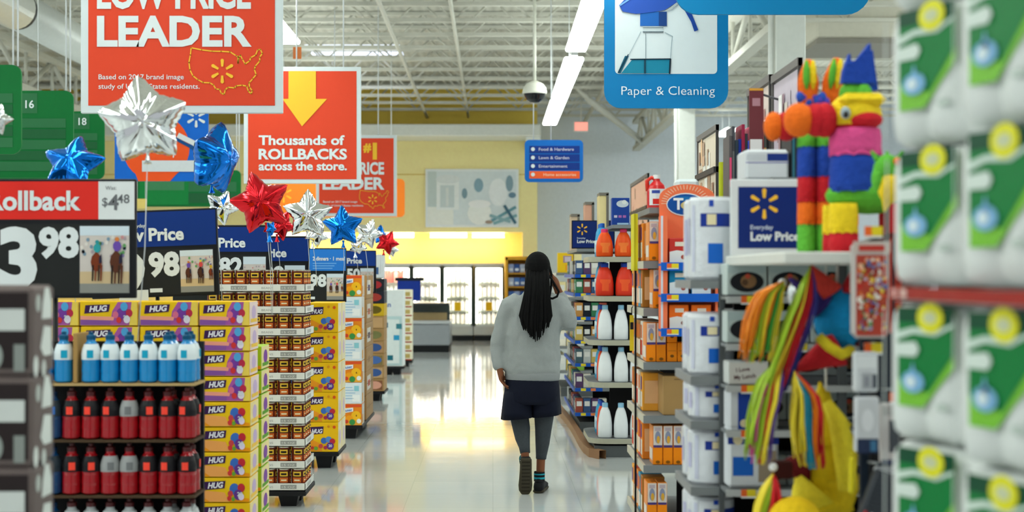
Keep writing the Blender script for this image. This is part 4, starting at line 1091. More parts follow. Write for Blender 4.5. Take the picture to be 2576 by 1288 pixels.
def fingers(palm, along, side, nrm, curl, scale=1.0):
    out = []
    for i, (off, L) in enumerate(((-.026, .072), (-.009, .082), (.009, .076), (.026, .06))):
        p0 = palm + along * .03 + side * off
        p1 = p0 + along * (L * .42) + nrm * (curl * .012)
        p2 = p1 + along * (L * .32) + nrm * (curl * .022)
        p3 = p2 + along * (L * .2) + nrm * (curl * .024)
        out.append([(palm, .026), (p0, .0105), (p1, .0095), (p2, .0085), (p3, .007)])
    q0 = palm - along * .015 - side * .03; q1 = q0 + along * .03 - side * .012 + nrm * .008; q2 = q1 + along * .028 + nrm * .01
    out.append([(palm, .026), (q0, .012), (q1, .0105), (q2, .008)])
    return out
sh = pl(.30, PY, 1.37)
lw, lp = pl(.053, 10.36, .925), pl(.056, 10.352, .868)
ch.append([(sh, .12), (pl(.15, PY, 1.37), .06), (pl(.085, PY + .01, 1.27), .052), (pl(.035, PY + .02, 1.10), .043), (lw, .03), (lp, .026)])
al = (lp - lw).normalized(); ch += fingers(lp, Vector((.1, .0, -1)).normalized(), Vector((.25, .95, 0)).normalized() * -1, Vector((1, -.2, 0)).normalized(), 1.0)
rw, rp = pl(.478, 10.47, 1.485), pl(.452, 10.455, 1.55)
ch.append([(sh, .12), (pl(.46, PY, 1.37), .06), (pl(.53, PY + .0, 1.30), .052), (pl(.575, PY + .0, 1.225), .045), (pl(.54, PY + .07, 1.33), .04), (rw, .03), (rp, .026)])
ch += fingers(rp, Vector((-.25, -.1, 1)).normalized(), Vector((.2, .95, 0)).normalized(), Vector((-1, -.1, -.2)).normalized(), 1.2)
lk, la = pl(.196, PY + .03, .54), pl(.232, 10.33, .31)
ch.append([(pel, .13), (pl(.205, PY, .84), .085), (lk, .046), (pl(.213, PY + .0, .45), .042), (la, .033), (pl(.236, 10.33, .22), .03)])
rk, ra = pl(.375, PY + .05, .54), pl(.348, 10.44, .12)
ch.append([(pel, .13), (pl(.37, PY, .84), .085), (rk, .046), (pl(.366, PY + .05, .43), .042), (pl(.352, PY + .045, .24), .035), (ra, .033), (pl(.355, 10.50, .05), .03)])
body = skin_obj('body', ch, SKIN, per, pel)
# face on the far side and ears
b = MB(); hc = pl(.328, PY + .01, 1.635)
b.ball(hc + Vector((-.03, .083, .005)), (.013, .008, .009), M('#f0ece6'), 10, 6); b.ball(hc + Vector((.03, .083, .005)), (.013, .008, .009), M('#f0ece6'), 10, 6)
b.ball(hc + Vector((-.03, .09, .005)), .005, M('#1a0f0a'), 8, 6); b.ball(hc + Vector((.03, .09, .005)), .005, M('#1a0f0a'), 8, 6); b.build('eye', per)
MB().ball(hc + Vector((0, .095, -.02)), (.014, .016, .02), SKIN, 10, 6).build('nose', per)
MB().ball(hc + Vector((0, .085, -.062)), (.024, .008, .008), M('#7a4038'), 10, 6).build('mouth', per)
for sx in (-1, 1): MB().ball(hc + Vector((sx * .083, -.005, -.01)), (.012, .02, .032), SKIN, 10, 6).build('ear', per)
# leggings
def legtube(pts, name):
    MB().tube([p for p, r in pts], [r for p, r in pts], LEGG, 16).build(name, per)
legtube([(pl(.205, PY, .80), .095), (pl(.203, PY + .02, .66), .085), (lk, .068), (pl(.209, PY + .015, .47), .064), (pl(.217, PY - .01, .40), .054), (pl(.229, 10.35, .345), .041), (pl(.235, 10.335, .30), .036)], 'legging')
legtube([(pl(.37, PY, .80), .095), (pl(.373, PY + .03, .66), .085), (rk, .07), (pl(.37, PY + .05, .46), .061), (pl(.364, PY + .05, .36), .052), (pl(.355, PY + .045, .27), .04), (pl(.353, PY + .045, .245), .038)], 'legging')
# shorts
def ring(cx, cy, z, rx, ry, n=28, tilt=0.0, wob=0.0, ph=0):
    return [pl(cx, cy, z) + Vector((rx * math.cos(2 * PI * j / n) * (1 + wob * math.sin(7 * 2 * PI * j / n + ph)), ry * math.sin(2 * PI * j / n) * (1 + wob * math.sin(5 * 2 * PI * j / n + ph)), tilt * math.cos(2 * PI * j / n))) for j in range(n)]
b = MB()
b.loft([ring(.285, PY, .90, .185, .125), ring(.285, PY, .84, .195, .135), ring(.286, PY, .76, .202, .142), ring(.288, PY, .68, .205, .142, wob=.01), ring(.288, PY, .655, .19, .12)], SHORT)
b.loft([ring(.19, PY + .01, .78, .1, .12), ring(.185, PY + .01, .68, .113, .125, wob=.02), ring(.180, PY + .01, .60, .116, .12, wob=.035), ring(.178, PY, .548, .118, .122, wob=.05, tilt=.01), ring(.178, PY, .56, .104, .11)], SHORT)
b.loft([ring(.38, PY + .01, .78, .1, .12), ring(.387, PY + .015, .68, .108, .125, wob=.02), ring(.390, PY + .02, .61, .108, .118, wob=.035, ph=1), ring(.39, PY + .02, .565, .108, .12, wob=.05, ph=1, tilt=.012), ring(.39, PY + .02, .58, .095, .108)], SHORT)
b.build('shorts', per)
# sweatshirt: torso and sleeves fused into one cloth surface
b = MB()
b.loft([ring(.288, PY, .83, .188, .125), ring(.288, PY, .845, .197, .132), ring(.288, PY, .885, .2, .135), ring(.287, PY, .90, .212, .145), ring(.287, PY, 1.0, .208, .145), ring(.289, PY, 1.12, .2, .14), ring(.295, PY, 1.25, .208, .145), ring(.30, PY, 1.34, .212, .135), ring(.305, PY, 1.40, .18, .12), ring(.312, PY, 1.45, .115, .095), ring(.317, PY, 1.495, .075, .078), ring(.318, PY, 1.50, .06, .06)], SWEAT)
def sleeve(pts, rad): b.tube(pts, rad, SWEAT, 20)
sleeve([pl(.20, PY, 1.385), pl(.125, PY, 1.355), pl(.085, PY + .01, 1.26), pl(.055, PY + .015, 1.14), pl(.042, PY + .015, 1.05), pl(.047, PY - .01, .97), pl(.052, PY - .03, .93), pl(.053, PY - .035, .905)], [.088, .088, .078, .068, .062, .056, .05, .04])
sleeve([pl(.40, PY, 1.385), pl(.475, PY, 1.355), pl(.525, PY, 1.30), pl(.552, PY, 1.25), pl(.555, PY + .01, 1.225)], [.088, .088, .082, .072, .06])
sleeve([pl(.545, PY - .01, 1.215), pl(.56, PY + .02, 1.26), pl(.54, PY + .06, 1.33), pl(.505, PY + .075, 1.41), pl(.485, PY + .07, 1.465)], [.062, .068, .06, .052, .044])
o = b.build('sweatshirt', per)
rm = o.modifiers.new('fuse', 'REMESH'); rm.mode = 'VOXEL'; rm.voxel_size = .011; rm.use_smooth_shade = True
sm = o.modifiers.new('smooth', 'SMOOTH'); sm.factor = .6; sm.iterations = 6
tx = bpy.data.textures.new('folds', 'CLOUDS'); tx.noise_scale = .11
ds = o.modifiers.new('folds', 'DISPLACE'); ds.texture = tx; ds.strength = .03; ds.mid_level = .5
rb = MB()
rb.loft([ring(.288, PY, .826, .196, .134), ring(.288, PY, .84, .2, .139), ring(.288, PY, .872, .203, .141), ring(.288, PY, .886, .198, .137)], M('#8b8f91', .95, vary=.1, scale=300)).build('hem_band', per)
# socks, shoes
def shoe(parent_loc, rx, rz, name):
    t = bpy.data.objects.new(name, None); COL.objects.link(t); t.parent = per; t.location = parent_loc; t.rotation_euler = (rx, 0, rz)
    return t
def shoe_parts(loc, rx, rz):
    prof = [(-.13, .03, .036), (-.12, .037, .06), (-.08, .039, .075), (-.03, .040, .078), (.03, .043, .062), (.08, .047, .048), (.12, .043, .04), (.145, .028, .03), (.155, .012, .02)]
    def rg(y, w, z0, z1, n=16):
        out = []
        for j in range(n):
            a = 2 * PI * j / n; c, s_ = math.cos(a), math.sin(a)
            u = math.copysign(abs(c) ** .7, c) * w; v = (z0 + z1) / 2 + math.copysign(abs(s_) ** .7, s_) * (z1 - z0) / 2
            out.append((u, y, v))
        return out
    up = MB().loft([rg(y, w, .012, h + .012) for y, w, h in prof], SHOE)
    up.ball((0, -.075, .085), (.034, .046, .03), SHOE, 14, 8)
    o = up.build('shoe', per); o.location = loc; o.rotation_euler = (rx, 0, rz)
    so = MB().loft([rg(y, w + .004, 0, .026) for y, w, h in prof], SOLE)
    fr = Fr((0, 0, 0), (1, 0, 0), (0, 1, 0), (0, 0, -1), .0015)
    for k in range(9): so.rect(fr, -.03, -.11 + .028 * k, .03, -.098 + .028 * k, M('#2c281f', .8), 1)
    so.build('sole', o)
    c = MB(); c.lathe([(.042, .098), (.041, .112)], TEAL, 16, (0, -.07, 0)); c.lathe([(.0405, .08), (.040, .15), (.037, .15)], M('#101217', .8), 16, (0, -.07, 0)); c.lathe([(.0415, .128), (.041, .138)], TEAL, 16, (0, -.07, 0)); c.build('sock', o)
shoe_parts(pl(.238, 10.295, .143), -1.3, .06)
shoe_parts(pl(.352, 10.51, .002), 0, -.16)
# hair: cap and long locs
h = MB(); hcc = pl(.326, PY - .012, 1.655)
h.ball(hcc, (.094, .112, .112), HAIR, 24, 14)
h.ball(pl(.326, PY - .05, 1.58), (.082, .075, .09), HAIR, 20, 10)
rr = random.Random(5)
for i in range(110):
    u = rr.uniform(-1, 1); lay = rr.random()
    x0 = .326 + u * .075; y0 = PY - .06 - .055 * math.sqrt(max(0, 1 - u * u)) * (.6 + .4 * lay)
    z0 = 1.64 - .03 * rr.random()
    L = 1.105 + .10 * abs(u) ** 1.3 + abs(rr.gauss(0, .035)) + .03 * (1 - lay)
    x1 = .318 + u * .085; x2 = .309 + u * .112 + rr.uniform(-.008, .008); x3 = .307 + u * .098 + rr.uniform(-.01, .01)
    yb = PY - .150 - .05 * (1 - u * u) * lay - .012
    h.tube([pl(x0, y0 + .01, z0), pl((x0 + x1) / 2, PY - .13 - .03 * lay * (1 - u * u), 1.54), pl(x1, yb - .005, 1.46), pl(x2, yb, 1.30), pl((x2 + x3) / 2 + rr.uniform(-.006, .006), yb + .005, (1.30 + L) / 2), pl(x3, yb + .01, L)], [.011, .0115, .0115, .0105, .0085, .003], HAIR, 6)
h.tube([pl(.40, PY - .06, 1.60), pl(.425, PY - .11, 1.565), pl(.45, PY - .13, 1.52), pl(.475, PY - .14, 1.475), pl(.462, PY - .145, 1.44), pl(.43, PY - .15, 1.425), pl(.39, PY - .155, 1.432)], .0085, HAIR, 7)
h.tube([pl(.41, PY - .03, 1.66), pl(.425, PY - .06, 1.6), pl(.422, PY - .1, 1.52), pl(.405, PY - .14, 1.42)], .009, HAIR, 7)
h.build('hair', per)
ph = MB().box(-.006, .006, -.036, .036, -.07, .07, M('#0c0d11', .25), .004).build('mobile_phone', None, (.432, 10.462, 1.575))
ph.rotation_euler = (0, -.3, 0)
tag(ph, 'dark mobile phone held to the ear by the walking person', 'phone')

# ================================================================ shelving on the cleaning goods side
SHELFC = M('#7d8183', .5); SHELFD = M('#55595b', .5); LIP = M('#c3bfae', .5); CREAMS = M('#cfcab6', .55); DARKIN = M('#141416', .7)
def tagstrip(b, fr, u, v, w=.05, h=.03):
    b.rect(fr, u, v, u + w, v + h, M('#eef0ee'), 2); b.rect(fr, u, v + h * .2, u + w * .4, v + h, M('#ef6a2a'), 3); b.rect(fr, u + w * .4, v + h * .2, u + w, v + h, M('#e9d32a'), 3)
def endcap(name, label, x0, x1, y0, y1, zs, lipc, top=None, back=True, kick=.12, strip=None, curve=0.0, lip_h=.035, postc=SHELFC, tx=.02):
    """shelving unit: the front faces the aisle (-X), the near side faces the camera (-Y)"""
    t = thing(name, label, 'shelving', (x0, y0, 0)); W, D = x1 - x0, y1 - y0
    MB().box(.05, W, 0.03, D, 0, kick, SHELFD).build('kick_base', t)
    MB().box(W - .04, W, 0.02, D, kick, (top or zs[0]) + .02, DARKIN).box(.42, .44, .30, max(.32, D - .03), kick, zs[0] + .0, DARKIN).box(.2, W - .05, .28, .30, kick, zs[0], DARKIN).build('back_panel', t)  # inner dark sheets put the shade behind the goods into the colour
    for z in zs:
        b = MB()
        if curve:
            n = 8; pts = [(W, 0)] + [(W, D)] + [(curve * (1 - math.cos(0)) , D - curve)]
            out = [(W, D, ), (curve, D)]
            for i in range(n + 1):
                a = PI / 2 * i / n; out.append((curve - curve * math.sin(a), D - curve + curve * math.cos(a)))
            for i in range(n + 1):
                a = PI / 2 * i / n; out.append((curve - curve * math.cos(a), curve - curve * math.sin(a)))
            out.append((W, 0))
            m = len(out)
            b.add([(p[0], p[1], z - .02) for p in out] + [(p[0], p[1], z) for p in out], [tuple(range(m)), tuple(range(2 * m - 1, m - 1, -1))], SHELFC)
            b.add([(p[0], p[1], z - lip_h) for p in out] + [(p[0], p[1], z + .0005) for p in out], [(i, i + 1, m + i + 1, m + i) for i in range(1, m - 1)], lipc)
        else:
            b.box(0, W, 0, D, z - .02, z, SHELFC)
            b.box(-.012, 0, 0, D, z - lip_h, z, lipc); b.box(-.012, W, -.008, 0, z - lip_h, z, SHELFC)
        if strip:
            fr = facex(-.012, D, z - lip_h); b.rect(fr, 0, 0, D, lip_h, M(strip), 1); fr2 = front(0, -.008, z - lip_h); b.rect(fr2, 0, 0, W * .35, lip_h, M(strip), 1)
            for u in (.06, .16): b.rect(fr2, u, .004, u + .05, lip_h - .004, M('#e9d32a' if u < .1 else '#e88a4a'), 2)
        b.build('shelf', t)
    for (xx, yy) in ((W - .025, .012), (W - .025, D - .03)):
        MB().box(xx - .015, xx + .015, yy - .01, yy + .01, 0, (top or zs[0]) + .02, postc).build('upright', t)
    if top: MB().box(tx, W, 0.005, D, top - .03, top, SHELFC).build('top_shelf', t)
    return t
def pbox(w, d, h, base, art=None, name='product_box', cat='box', bev=.003):
    b = MB(); b.box(-w / 2, w / 2, 0, d, 0, h, M(base), bev)
    if art: art(b, front(-w / 2, 0, 0, .0009), w, h, facex(-w / 2, d, 0, .0009), d)
    return b.build(name)
def put(o, x, y, z, label, cat, group=None, rz=0):
    o.location = (x, y, z); o.rotation_euler = (0, 0, rz); return tag(o, label, cat, group)

# ---- detergent endcap
DX, DY = .84, 12.4
DZ = [1.752, 1.408, 1.024, .655, .165]
endcap('detergent_shelving', 'curved grey shelving of detergent and bleach bottles beside the aisle', DX, DX + .95, DY, DY + .95, DZ, M('#a9a795', .5), top=2.032, curve=.16, kick=.1, lip_h=.045, tx=.2)
def mk_jug(name, body, cap, h, w, d, band=None, handle=False):
    def mk():
        t = thing(name, '-', 'bottle'); b = MB()
        def rg(z, sx, sy, ox=0): return [(ox + sx * math.copysign(abs(math.cos(a)) ** .75, math.cos(a)), d / 2 + sy * math.copysign(abs(math.sin(a)) ** .75, math.sin(a)), z) for a in [2 * PI * j / 20 for j in range(20)]]
        b.loft([rg(0, w * .46, d * .44), rg(.01, w * .5, d * .5), rg(h * .35, w * .5, d * .5), rg(h * .55, w * .45, d * .46), rg(h * .75, w * .34, d * .38), rg(h * .84, w * .24, d * .28), rg(h * .87, w * .2, d * .24)], M(body, .35))
        b.build('body', t)
        MB().lathe([(w * .2, h * .865), (w * .21, h * .87), (w * .21, h * .98), (w * .18, h), (0, h)], M(cap, .4), 16, (0, d / 2, 0)).build('cap', t)
        if band:
            b = MB(); b.cyl_patch((0, d / 2, 0), 1, -PI / 2 - .6, -PI / 2 + .6, h * .15, h * .5, M(band))
            for v in b.v: v.x = v.x * (w * .515); v.y = d / 2 + (v.y - d / 2) * d * .52
            b.build('label', t)
        return t
    return Kind(mk)
jW = mk_jug('white_bleach_bottle', '#e6eaec', '#8fc0dc', .305, .125, .12)
jR = mk_jug('red_detergent_jug', '#e23a22', '#1b3fa8', .29, .16, .14, '#ef5a2a')
jO = mk_jug('orange_detergent_jug', '#f0561a', '#e0396a', .245, .15, .13, '#f47a32')
jT = mk_jug('orange_detergent_jug', '#f2552c', '#1b3fa8', .3, .1, .1)
jC = mk_jug('cyan_detergent_bottle', '#2f9fd0', '#2463c0', .3, .1, .1, '#d9edf4')
tnm = ['top', 'second', 'third', 'fourth', 'lowest']
for k, z in enumerate(DZ):
    h = [jO, jR, jW, jW, jW][k]; nm = ['orange', 'red', 'white', 'white', 'white'][k]
    pitch = [.155, .168, .138, .138, .138][k]
    for i in range(4):
        h.put((DX + .145 + pitch * i, DY + .02 + (.03 if i == 0 else 0), z + .002), '%s detergent bottle on the %s detergent shelf, %s' % (nm, tnm[k], 'at the aisle corner' if i == 0 else ORD[i] + ' from the aisle corner'), R.uniform(-.1, .1), 'detergent bottles facing the camera')
    for j in range(3):
        (jT if j == 0 and k > 0 else jC).put((DX + .085, DY + .27 + .125 * j, z + .002), '%s bottle on the %s detergent shelf, %s along its aisle edge' % ('orange' if j == 0 and k > 0 else 'cyan', tnm[k], ORD[j]), -PI / 2, 'detergent bottles along the aisle edge')
def art_blue(b, fr, w, h, sf, d):
    b.rect(fr, .005, .005, w - .005, h - .005, M('#173f94'), 1); b.ell(fr, w * .6, h * .78, w * .35, h * .13, M('#c9d0d8'), 2); b.ell(fr, w * .7, h * .84, w * .14, h * .08, M('#e4e6e2'), 3); b.rect(fr, w * .3, h * .02, w * .95, h * .08, M('#a9cbe6'), 2)
    for i in range(3): b.rect(fr, w * (.12 + .25 * i), h * .27, w * (.3 + .25 * i), h * .36, M('#b06ab0' if i else '#c9c3d8'), 3)
put(pbox(.155, .12, .24, '#1a4aa0', art_blue, 'blue_box'), 1.125, DY + .12, 2.033, 'blue box with a white pattern on top of the detergent shelving', 'box')

# ---- orange box endcap
OX, OY = .80, 7.45
OZ = [1.67, 1.42, 1.14, .86, .60, .30]
endcap('orange_goods_shelving', 'grey shelving of orange boxed bags beside the pale paper goods', OX, OX + .95, OY, OY + .9, OZ, LIP, top=1.95, kick=.14, lip_h=.04)
def art_or(b, fr, w, h, sf, d):
    b.rect(fr, .002, h * .48, w - .002, h - .002, M('#d9cfc6'), 1); b.rect(fr, .002, h * .44, w - .002, h * .5, M('#4a3a78'), 2)
    b.ell(fr, w * .5, h * .7, w * .3, h * .16, M('#8a8fa8'), 2); b.ell(fr, w * .55, h * .64, w * .18, h * .1, M('#d9a43a'), 3); b.rect(fr, w * .2, h * .86, w * .8, h * .95, M('#b9a9b0'), 2)
    b.ell(fr, w * .5, h * .07, w * .22, h * .04, M('#8a5206'), 2)
    b.rect(sf, .002, .002, d - .002, h - .002, M('#f09a5a'), 1); b.rect(sf, d * .1, h * .1, d * .9, h * .4, M('#e8dcd0'), 2)
def art_small(b, fr, w, h, sf, d):
    b.ell(fr, w * .5, h * .3, w * .2, h * .08, M('#7a4a0a'), 1, 8); b.rect(fr, w * .1, h * .55, w * .9, h * .6, M('#d97a10'), 1)
kO = Kind(lambda: tag(pbox(.05, .16, .205, '#f58a0c', art_or, 'orange_box'), '-', 'box'))
kS = Kind(lambda: tag(pbox(.052, .12, .1, '#f58a0c', art_small, 'small_orange_box'), '-', 'box'))
on = ['top', 'second', 'third', 'fourth', 'fifth', 'lowest']
def ob(k, i, x, kind=kO, nm='orange picture box', dz=0, cls=None):
    kind.put((x, OY + .012, OZ[k] + .001 + dz), '%s facing the camera on the %s shelf, %s' % (nm, on[k], 'at the aisle corner' if i == 0 else ORD[i] + ' from the aisle corner') + (cls or ''), 0, 'orange picture boxes')
for i in range(2): ob(0, i, OX + .045 + .053 * i)
for i in range(2): ob(1, i, OX + .065 + .053 * i)
ob(2, 0, OX + .03); ob(2, 1, OX + .083, kO)
for i in range(4): ob(2, i + 2, OX + .14 + .055 * i, kS, 'small orange box')
kS.put((OX + .14, OY + .012, OZ[2] + .103), 'small orange box stacked on another on the third orange shelf', 0, 'orange picture boxes')
for i in range(6): ob(4, i, OX + .065 + .0535 * i)
for i in range(2): ob(5, i, OX + .035 + .0535 * i)
def art_k(b, fr, w, h, sf, d):
    b.rect(fr, w * .85, 0, w * .87, h, M('#8f6d44'), 1); b.rect(fr, w * .4, h * .9, w * .85, h * .93, M('#8a6a44'), 1)
put(pbox(.145, .25, .205, '#a98654', art_k, 'kraft_carton', 'carton'), OX + .165, OY + .012, OZ[3] + .001, 'plain kraft carton on the fourth shelf of orange goods', 'carton')
put(pbox(.045, .2, .2, '#b08a58', art_k, 'kraft_carton', 'carton'), OX + .15, OY + .18, OZ[1] + .001, 'narrow kraft carton on the second shelf of orange goods', 'carton')
edge = ['#f08a2a', '#c8b8a0', '#b5752a', '#d8402a', '#e9e2d6', '#3f9ac0', '#f5a93a', '#9a6a3a']
kE = {}
for k in range(6):
    for j in range(5):
        c = edge[(j * 3 + k * 2) % 8]
        if c not in kE:
            def art_e(b, fr, w, h, sf, d, c=c):
                b.rect(sf, d * .08, h * .1, d * .92, h * .5, M('#f0e6d6' if c != '#e9e2d6' else '#d8402a'), 1); b.rect(sf, d * .2, h * .55, d * .8, h * .9, M('#e0661a' if c[1] != 'f' else '#6a3a7a'), 1); b.rect(fr, w * .1, h * .2, w * .9, h * .8, M('#f5c08a'), 1)
            kE[c] = Kind(lambda c=c, a=art_e: tag(pbox(.12, .1, .205, c, a, 'bag_box'), '-', 'box'))
        cn = {'#f08a2a': 'orange', '#c8b8a0': 'beige', '#b5752a': 'brown', '#d8402a': 'red', '#e9e2d6': 'cream', '#3f9ac0': 'cyan', '#f5a93a': 'amber', '#9a6a3a': 'dark brown'}[c]
        kE[c].put((OX + .068, OY + .24 + .118 * j, OZ[k] + .001), '%s bag box along the aisle on the %s orange goods shelf, %s back' % (cn, on[k], ORD[j]), 0, 'bag boxes along the aisle edge')
# on top of it
t = thing('red_jug', 'red plastic jug with a white label on top of the orange goods shelving', 'jug', (X(1652, 7.9), 7.9, 1.952))
MB().lathe([(0, 0), (.05, 0), (.055, .01), (.055, .11), (.045, .14), (.02, .165), (.018, .18)], M('#cf1f22', .3), 18).build('body', t)
MB().tube([(-.05, 0, .11), (-.055, 0, .165), (-.03, 0, .185), (.01, 0, .17)], .011, M('#e03a2c', .35), 8).build('handle', t)
MB().cyl_patch((0, 0, 0), .0565, -PI / 2 - .9, -PI / 2 + .9, .03, .12, M('#e4e6ea')).cyl_patch((0, 0, 0), .0572, -PI / 2 - .5, -PI / 2 + .5, .035, .065, RED).cyl_patch((0, 0, 0), .0572, -PI / 2 - .6, -PI / 2 + .2, .095, .112, M('#3a4fa8')).build('label', t)
MB().lathe([(.02, .178), (.02, .2), (0, .2)], M('#e8ecec'), 12).build('cap', t)
def art_t(b, fr, w, h, sf, d):
    b.rect(fr, w * .1, h * .72, w * .85, h * .78, M('#9fc4d8'), 1); b.rect(fr, w * .3, h * .5, w * .8, h * .58, M('#2f7fa8'), 1)
put(pbox(.12, .15, .165, '#d9e4e6', art_t, 'tissue_pack', 'pack', .015), X(1727, 7.75), 7.7, 1.952, 'white tissue pack with pale teal stripes above the coral display', 'pack')
o = MB().lathe([(0, 0), (.024, 0), (.025, .005), (.025, .29), (.0, .29)], M('#b9c21c', .4), 16).lathe([(.026, .0), (.026, .03)], M('#27506a'), 16).build('yellow_canister')
put(o, X(1819, 8.15), 8.15, 1.952, 'slim yellow-green canister beside the row of tall thin boxes', 'canister')
cols = ['#5a5658', '#4a4b52', '#2f3d4a', '#1c3aa0', '#9a2446', '#3b3d43', '#2a5ae0', '#e0507a', '#6e7272', '#1d1d1f', '#e28a7a', '#5c605c', '#1c1c1e', '#4a4aa0', '#5d5e58', '#b9bdb8', '#d9dcdc', '#8a8a84', '#d8a85a', '#3f5058']
nmz = ['dark grey', 'charcoal', 'blackish blue', 'navy', 'maroon', 'black', 'bright blue', 'pink', 'grey', 'black', 'salmon', 'grey', 'black', 'violet', 'taupe', 'pale grey', 'white', 'grey', 'tan', 'slate']
for i in range(16):
    h = .40 + .05 * math.sin(i * 1.9) + .003 * i
    o = MB().box(-.0085, .0085, 0, .2, 0, h, M(cols[i]), .002).rect(front(-.0085, 0, 0), .003, h * .3, .014, h * .7, M(cols[(i + 7) % 20]), 1).build('tall_thin_box')
    put(o, X(1838, 7.7) + .0172 * i, 7.7 + .01 * (i % 2), 1.952, '%s tall thin box, %s from the aisle in the row on the top shelf' % (nmz[i], ORD[i] if i < 14 else ['fifteenth', 'sixteenth'][i - 14]), 'box', 'tall thin boxes on the top shelf')

# ---- coral side display with three shelves of boxes
Yc = 7.30; xa, xb = .866, 1.155
t = thing('coral_display', 'coral cardboard display with a round arched top and blue oval emblem', 'display', (xa, Yc, 0))
CORAL = M('#f77a50', .55); w = xb - xa; z0, z1 = 1.28, 2.0
b = MB(); b.box(0, w, .10, .112, z0, z1, CORAL); slab(b, [(0, 0)] + [(w * .5 + w * .5 * math.cos(a), .07 * math.sin(a)) for a in [PI * i / 12 for i in range(13)]][::1], 0, z1, .012, CORAL)
for v in b.v[-28:]: v.y += .1
b.build('back_board', t)
MB().box(-.004, .03, 0, .1, z0, 1.9, CORAL).box(w - .012, w, 0, .1, z0, 1.9, CORAL).rect(front(-.004, 0, z0), 0, 0, .011, .62, M('#dfe0ea'), 1).build('side_panel', t)
b = MB(); fr = front(0, .1, z1 - .052, .0012)
for i in range(22):
    a = PI * i / 21; b.line(fr, [(w * .47 + .1 * math.cos(a), .02 + .075 * math.sin(a)), (w * .47 + .125 * math.cos(a), .02 + .095 * math.sin(a))], .004, M('#f6c9a8'), 2)
b.ell(fr, w * .47, .015, .1, .06, M('#e9eef2'), 3, 24); b.ell(fr, w * .47, .015, .095, .054, M('#0c4fa0'), 4, 24); b.ell(fr, w * .47, .045, .06, .012, M('#1673b8'), 5, 16)
b.text(fr, 'T', w * .25, -.01, .06, M('#eef2f6'), 6, .03); b.ell(fr, w * .5, .01, .035, .022, M('#cdbd7a'), 6, 12); b.ell(fr, w * .58, .02, .02, .02, M('#e8e6d0'), 7, 10)
b.build('oval_emblem', t)
cz = [1.655, 1.495, 1.318]
for k, z in enumerate(cz):
    b = MB(); b.box(-.006, w, -.02, .1, z - .012, z, M('#2b63b8')); fr = front(-.006, -.02, z - .035); b.box(-.006, w, -.022, -.02, z - .036, z + .006, M('#1560c8')); tagstrip(b, Fr((-.006, -.022, z - .036)), .03, .008, .06, .028); b.build('shelf', t)
CB = [('#c9342c', '#e6e4e2', '#b0483c'), ('#1583b0', '#e2e8ea', '#b05a50'), ('#ef6d1a', '#e9e4de', '#8a3a1c')]
for k, z in enumerate(cz):
    for i in range(2):
        def art_c(b, fr, w, h, sf, d, c=CB[k]):
            b.poly(fr, [(.002, .002), (w - .002, .002), (w - .002, h * .45), (w * .4, h * .52), (.002, h * .46)], M(c[1]), 1); b.ell(fr, w * .72, h * .25, w * .12, h * .09, M(c[2]), 2); b.rect(fr, w * .3, h * .68, w * .75, h * .85, M('#e9dccb'), 1)
        o = pbox(.1, .06, .13 if k < 2 else .125, CB[k][0], art_c, 'powder_box')
        put(o, xa + .09 + .115 * i, Yc + .01, z + .001, '%s and white powder box on the %s coral display shelf, %s' % (['red', 'teal', 'orange'][k], ['upper', 'middle', 'lower'][k], ['aisle end', 'inner end'][i]), 'box', 'powder boxes on the coral display')

# ---- header picture boards
def header(x, y0, y1, z0, z1, label, pal, rail=None, seed=3):
    t = thing('header_board', label, 'picture board', (x, y0, z0))
    D, H = y1 - y0, z1 - z0
    b = MB(); b.box(-.008, .012, 0, .02, -.3, H, M('#3d3a3a')).box(-.008, .012, D - .02, D, -.3, H, M('#5a5654')).box(-.012, .014, 0, D, H - .04, H, M('#6f6a68'))
    if rail: b.box(-.025, .025, 0, D, rail - .02, rail + .02, M('#2f2c2c'))
    b.build('frame', t)
    b = MB(); b.box(0, .012, .03, D - .03, -.25, H - .05, M(pal[0])); fr = facex(-.001, D - .03, 0, .0015); rr = random.Random(seed)
    for i in range(26):
        u = rr.uniform(.05, D - .25); v = rr.uniform(-.2, H - .2); b.rect(fr, u, v, u + rr.uniform(.05, .16), v + rr.uniform(.05, .2), M(rr.choice(pal)), 1 + i % 5)
    b.build('picture', t)
    MB().tube([(.03, .05, -z0 if z0 < 2.24 else -.3), (.03, .05, 0)], .015, SHELFD, 6).build('post', t)
brn = ['#e0d2be', '#b0927a', '#f4f0e8', '#e8bd92', '#94705a', '#f8f6f0', '#d2ab8c']
header(1.84, 16.85, 18.95, 2.2, 2.8, 'small tan picture board beyond the detergent shelving', ['#e6b29a', '#d98f74', '#8a6a52', '#f0d8c8', '#c9a88f'], .2, 4)
header(1.60, 10.15, 11.1, 2.05, 2.67, 'tall brown and white picture board beyond the coral display', brn, .3, 5)
header(1.50, 6.95, 7.62, 2.25, 2.66, 'picture board of mauve kitchen goods behind the pinatas', ['#c4b9c6', '#e9e6ea', '#a88a8c', '#ddd2cb', '#f8f6f6', '#9c7f8c'], None, 6)
header(1.50, 7.68, 8.35, 2.25, 2.68, 'picture board with a maroon end card over the tall thin boxes', ['#d6c6be', '#f2eeea', '#a87a78', '#e8c09a', '#ddd8dc'], None, 7)
t = thing('end_card', 'narrow maroon end card with a white square, hung on the picture board', 'card', (X(1903, 7.2), 7.2, Z(430, 7.2)))
hh = Z(222, 7.2) - Z(430, 7.2)
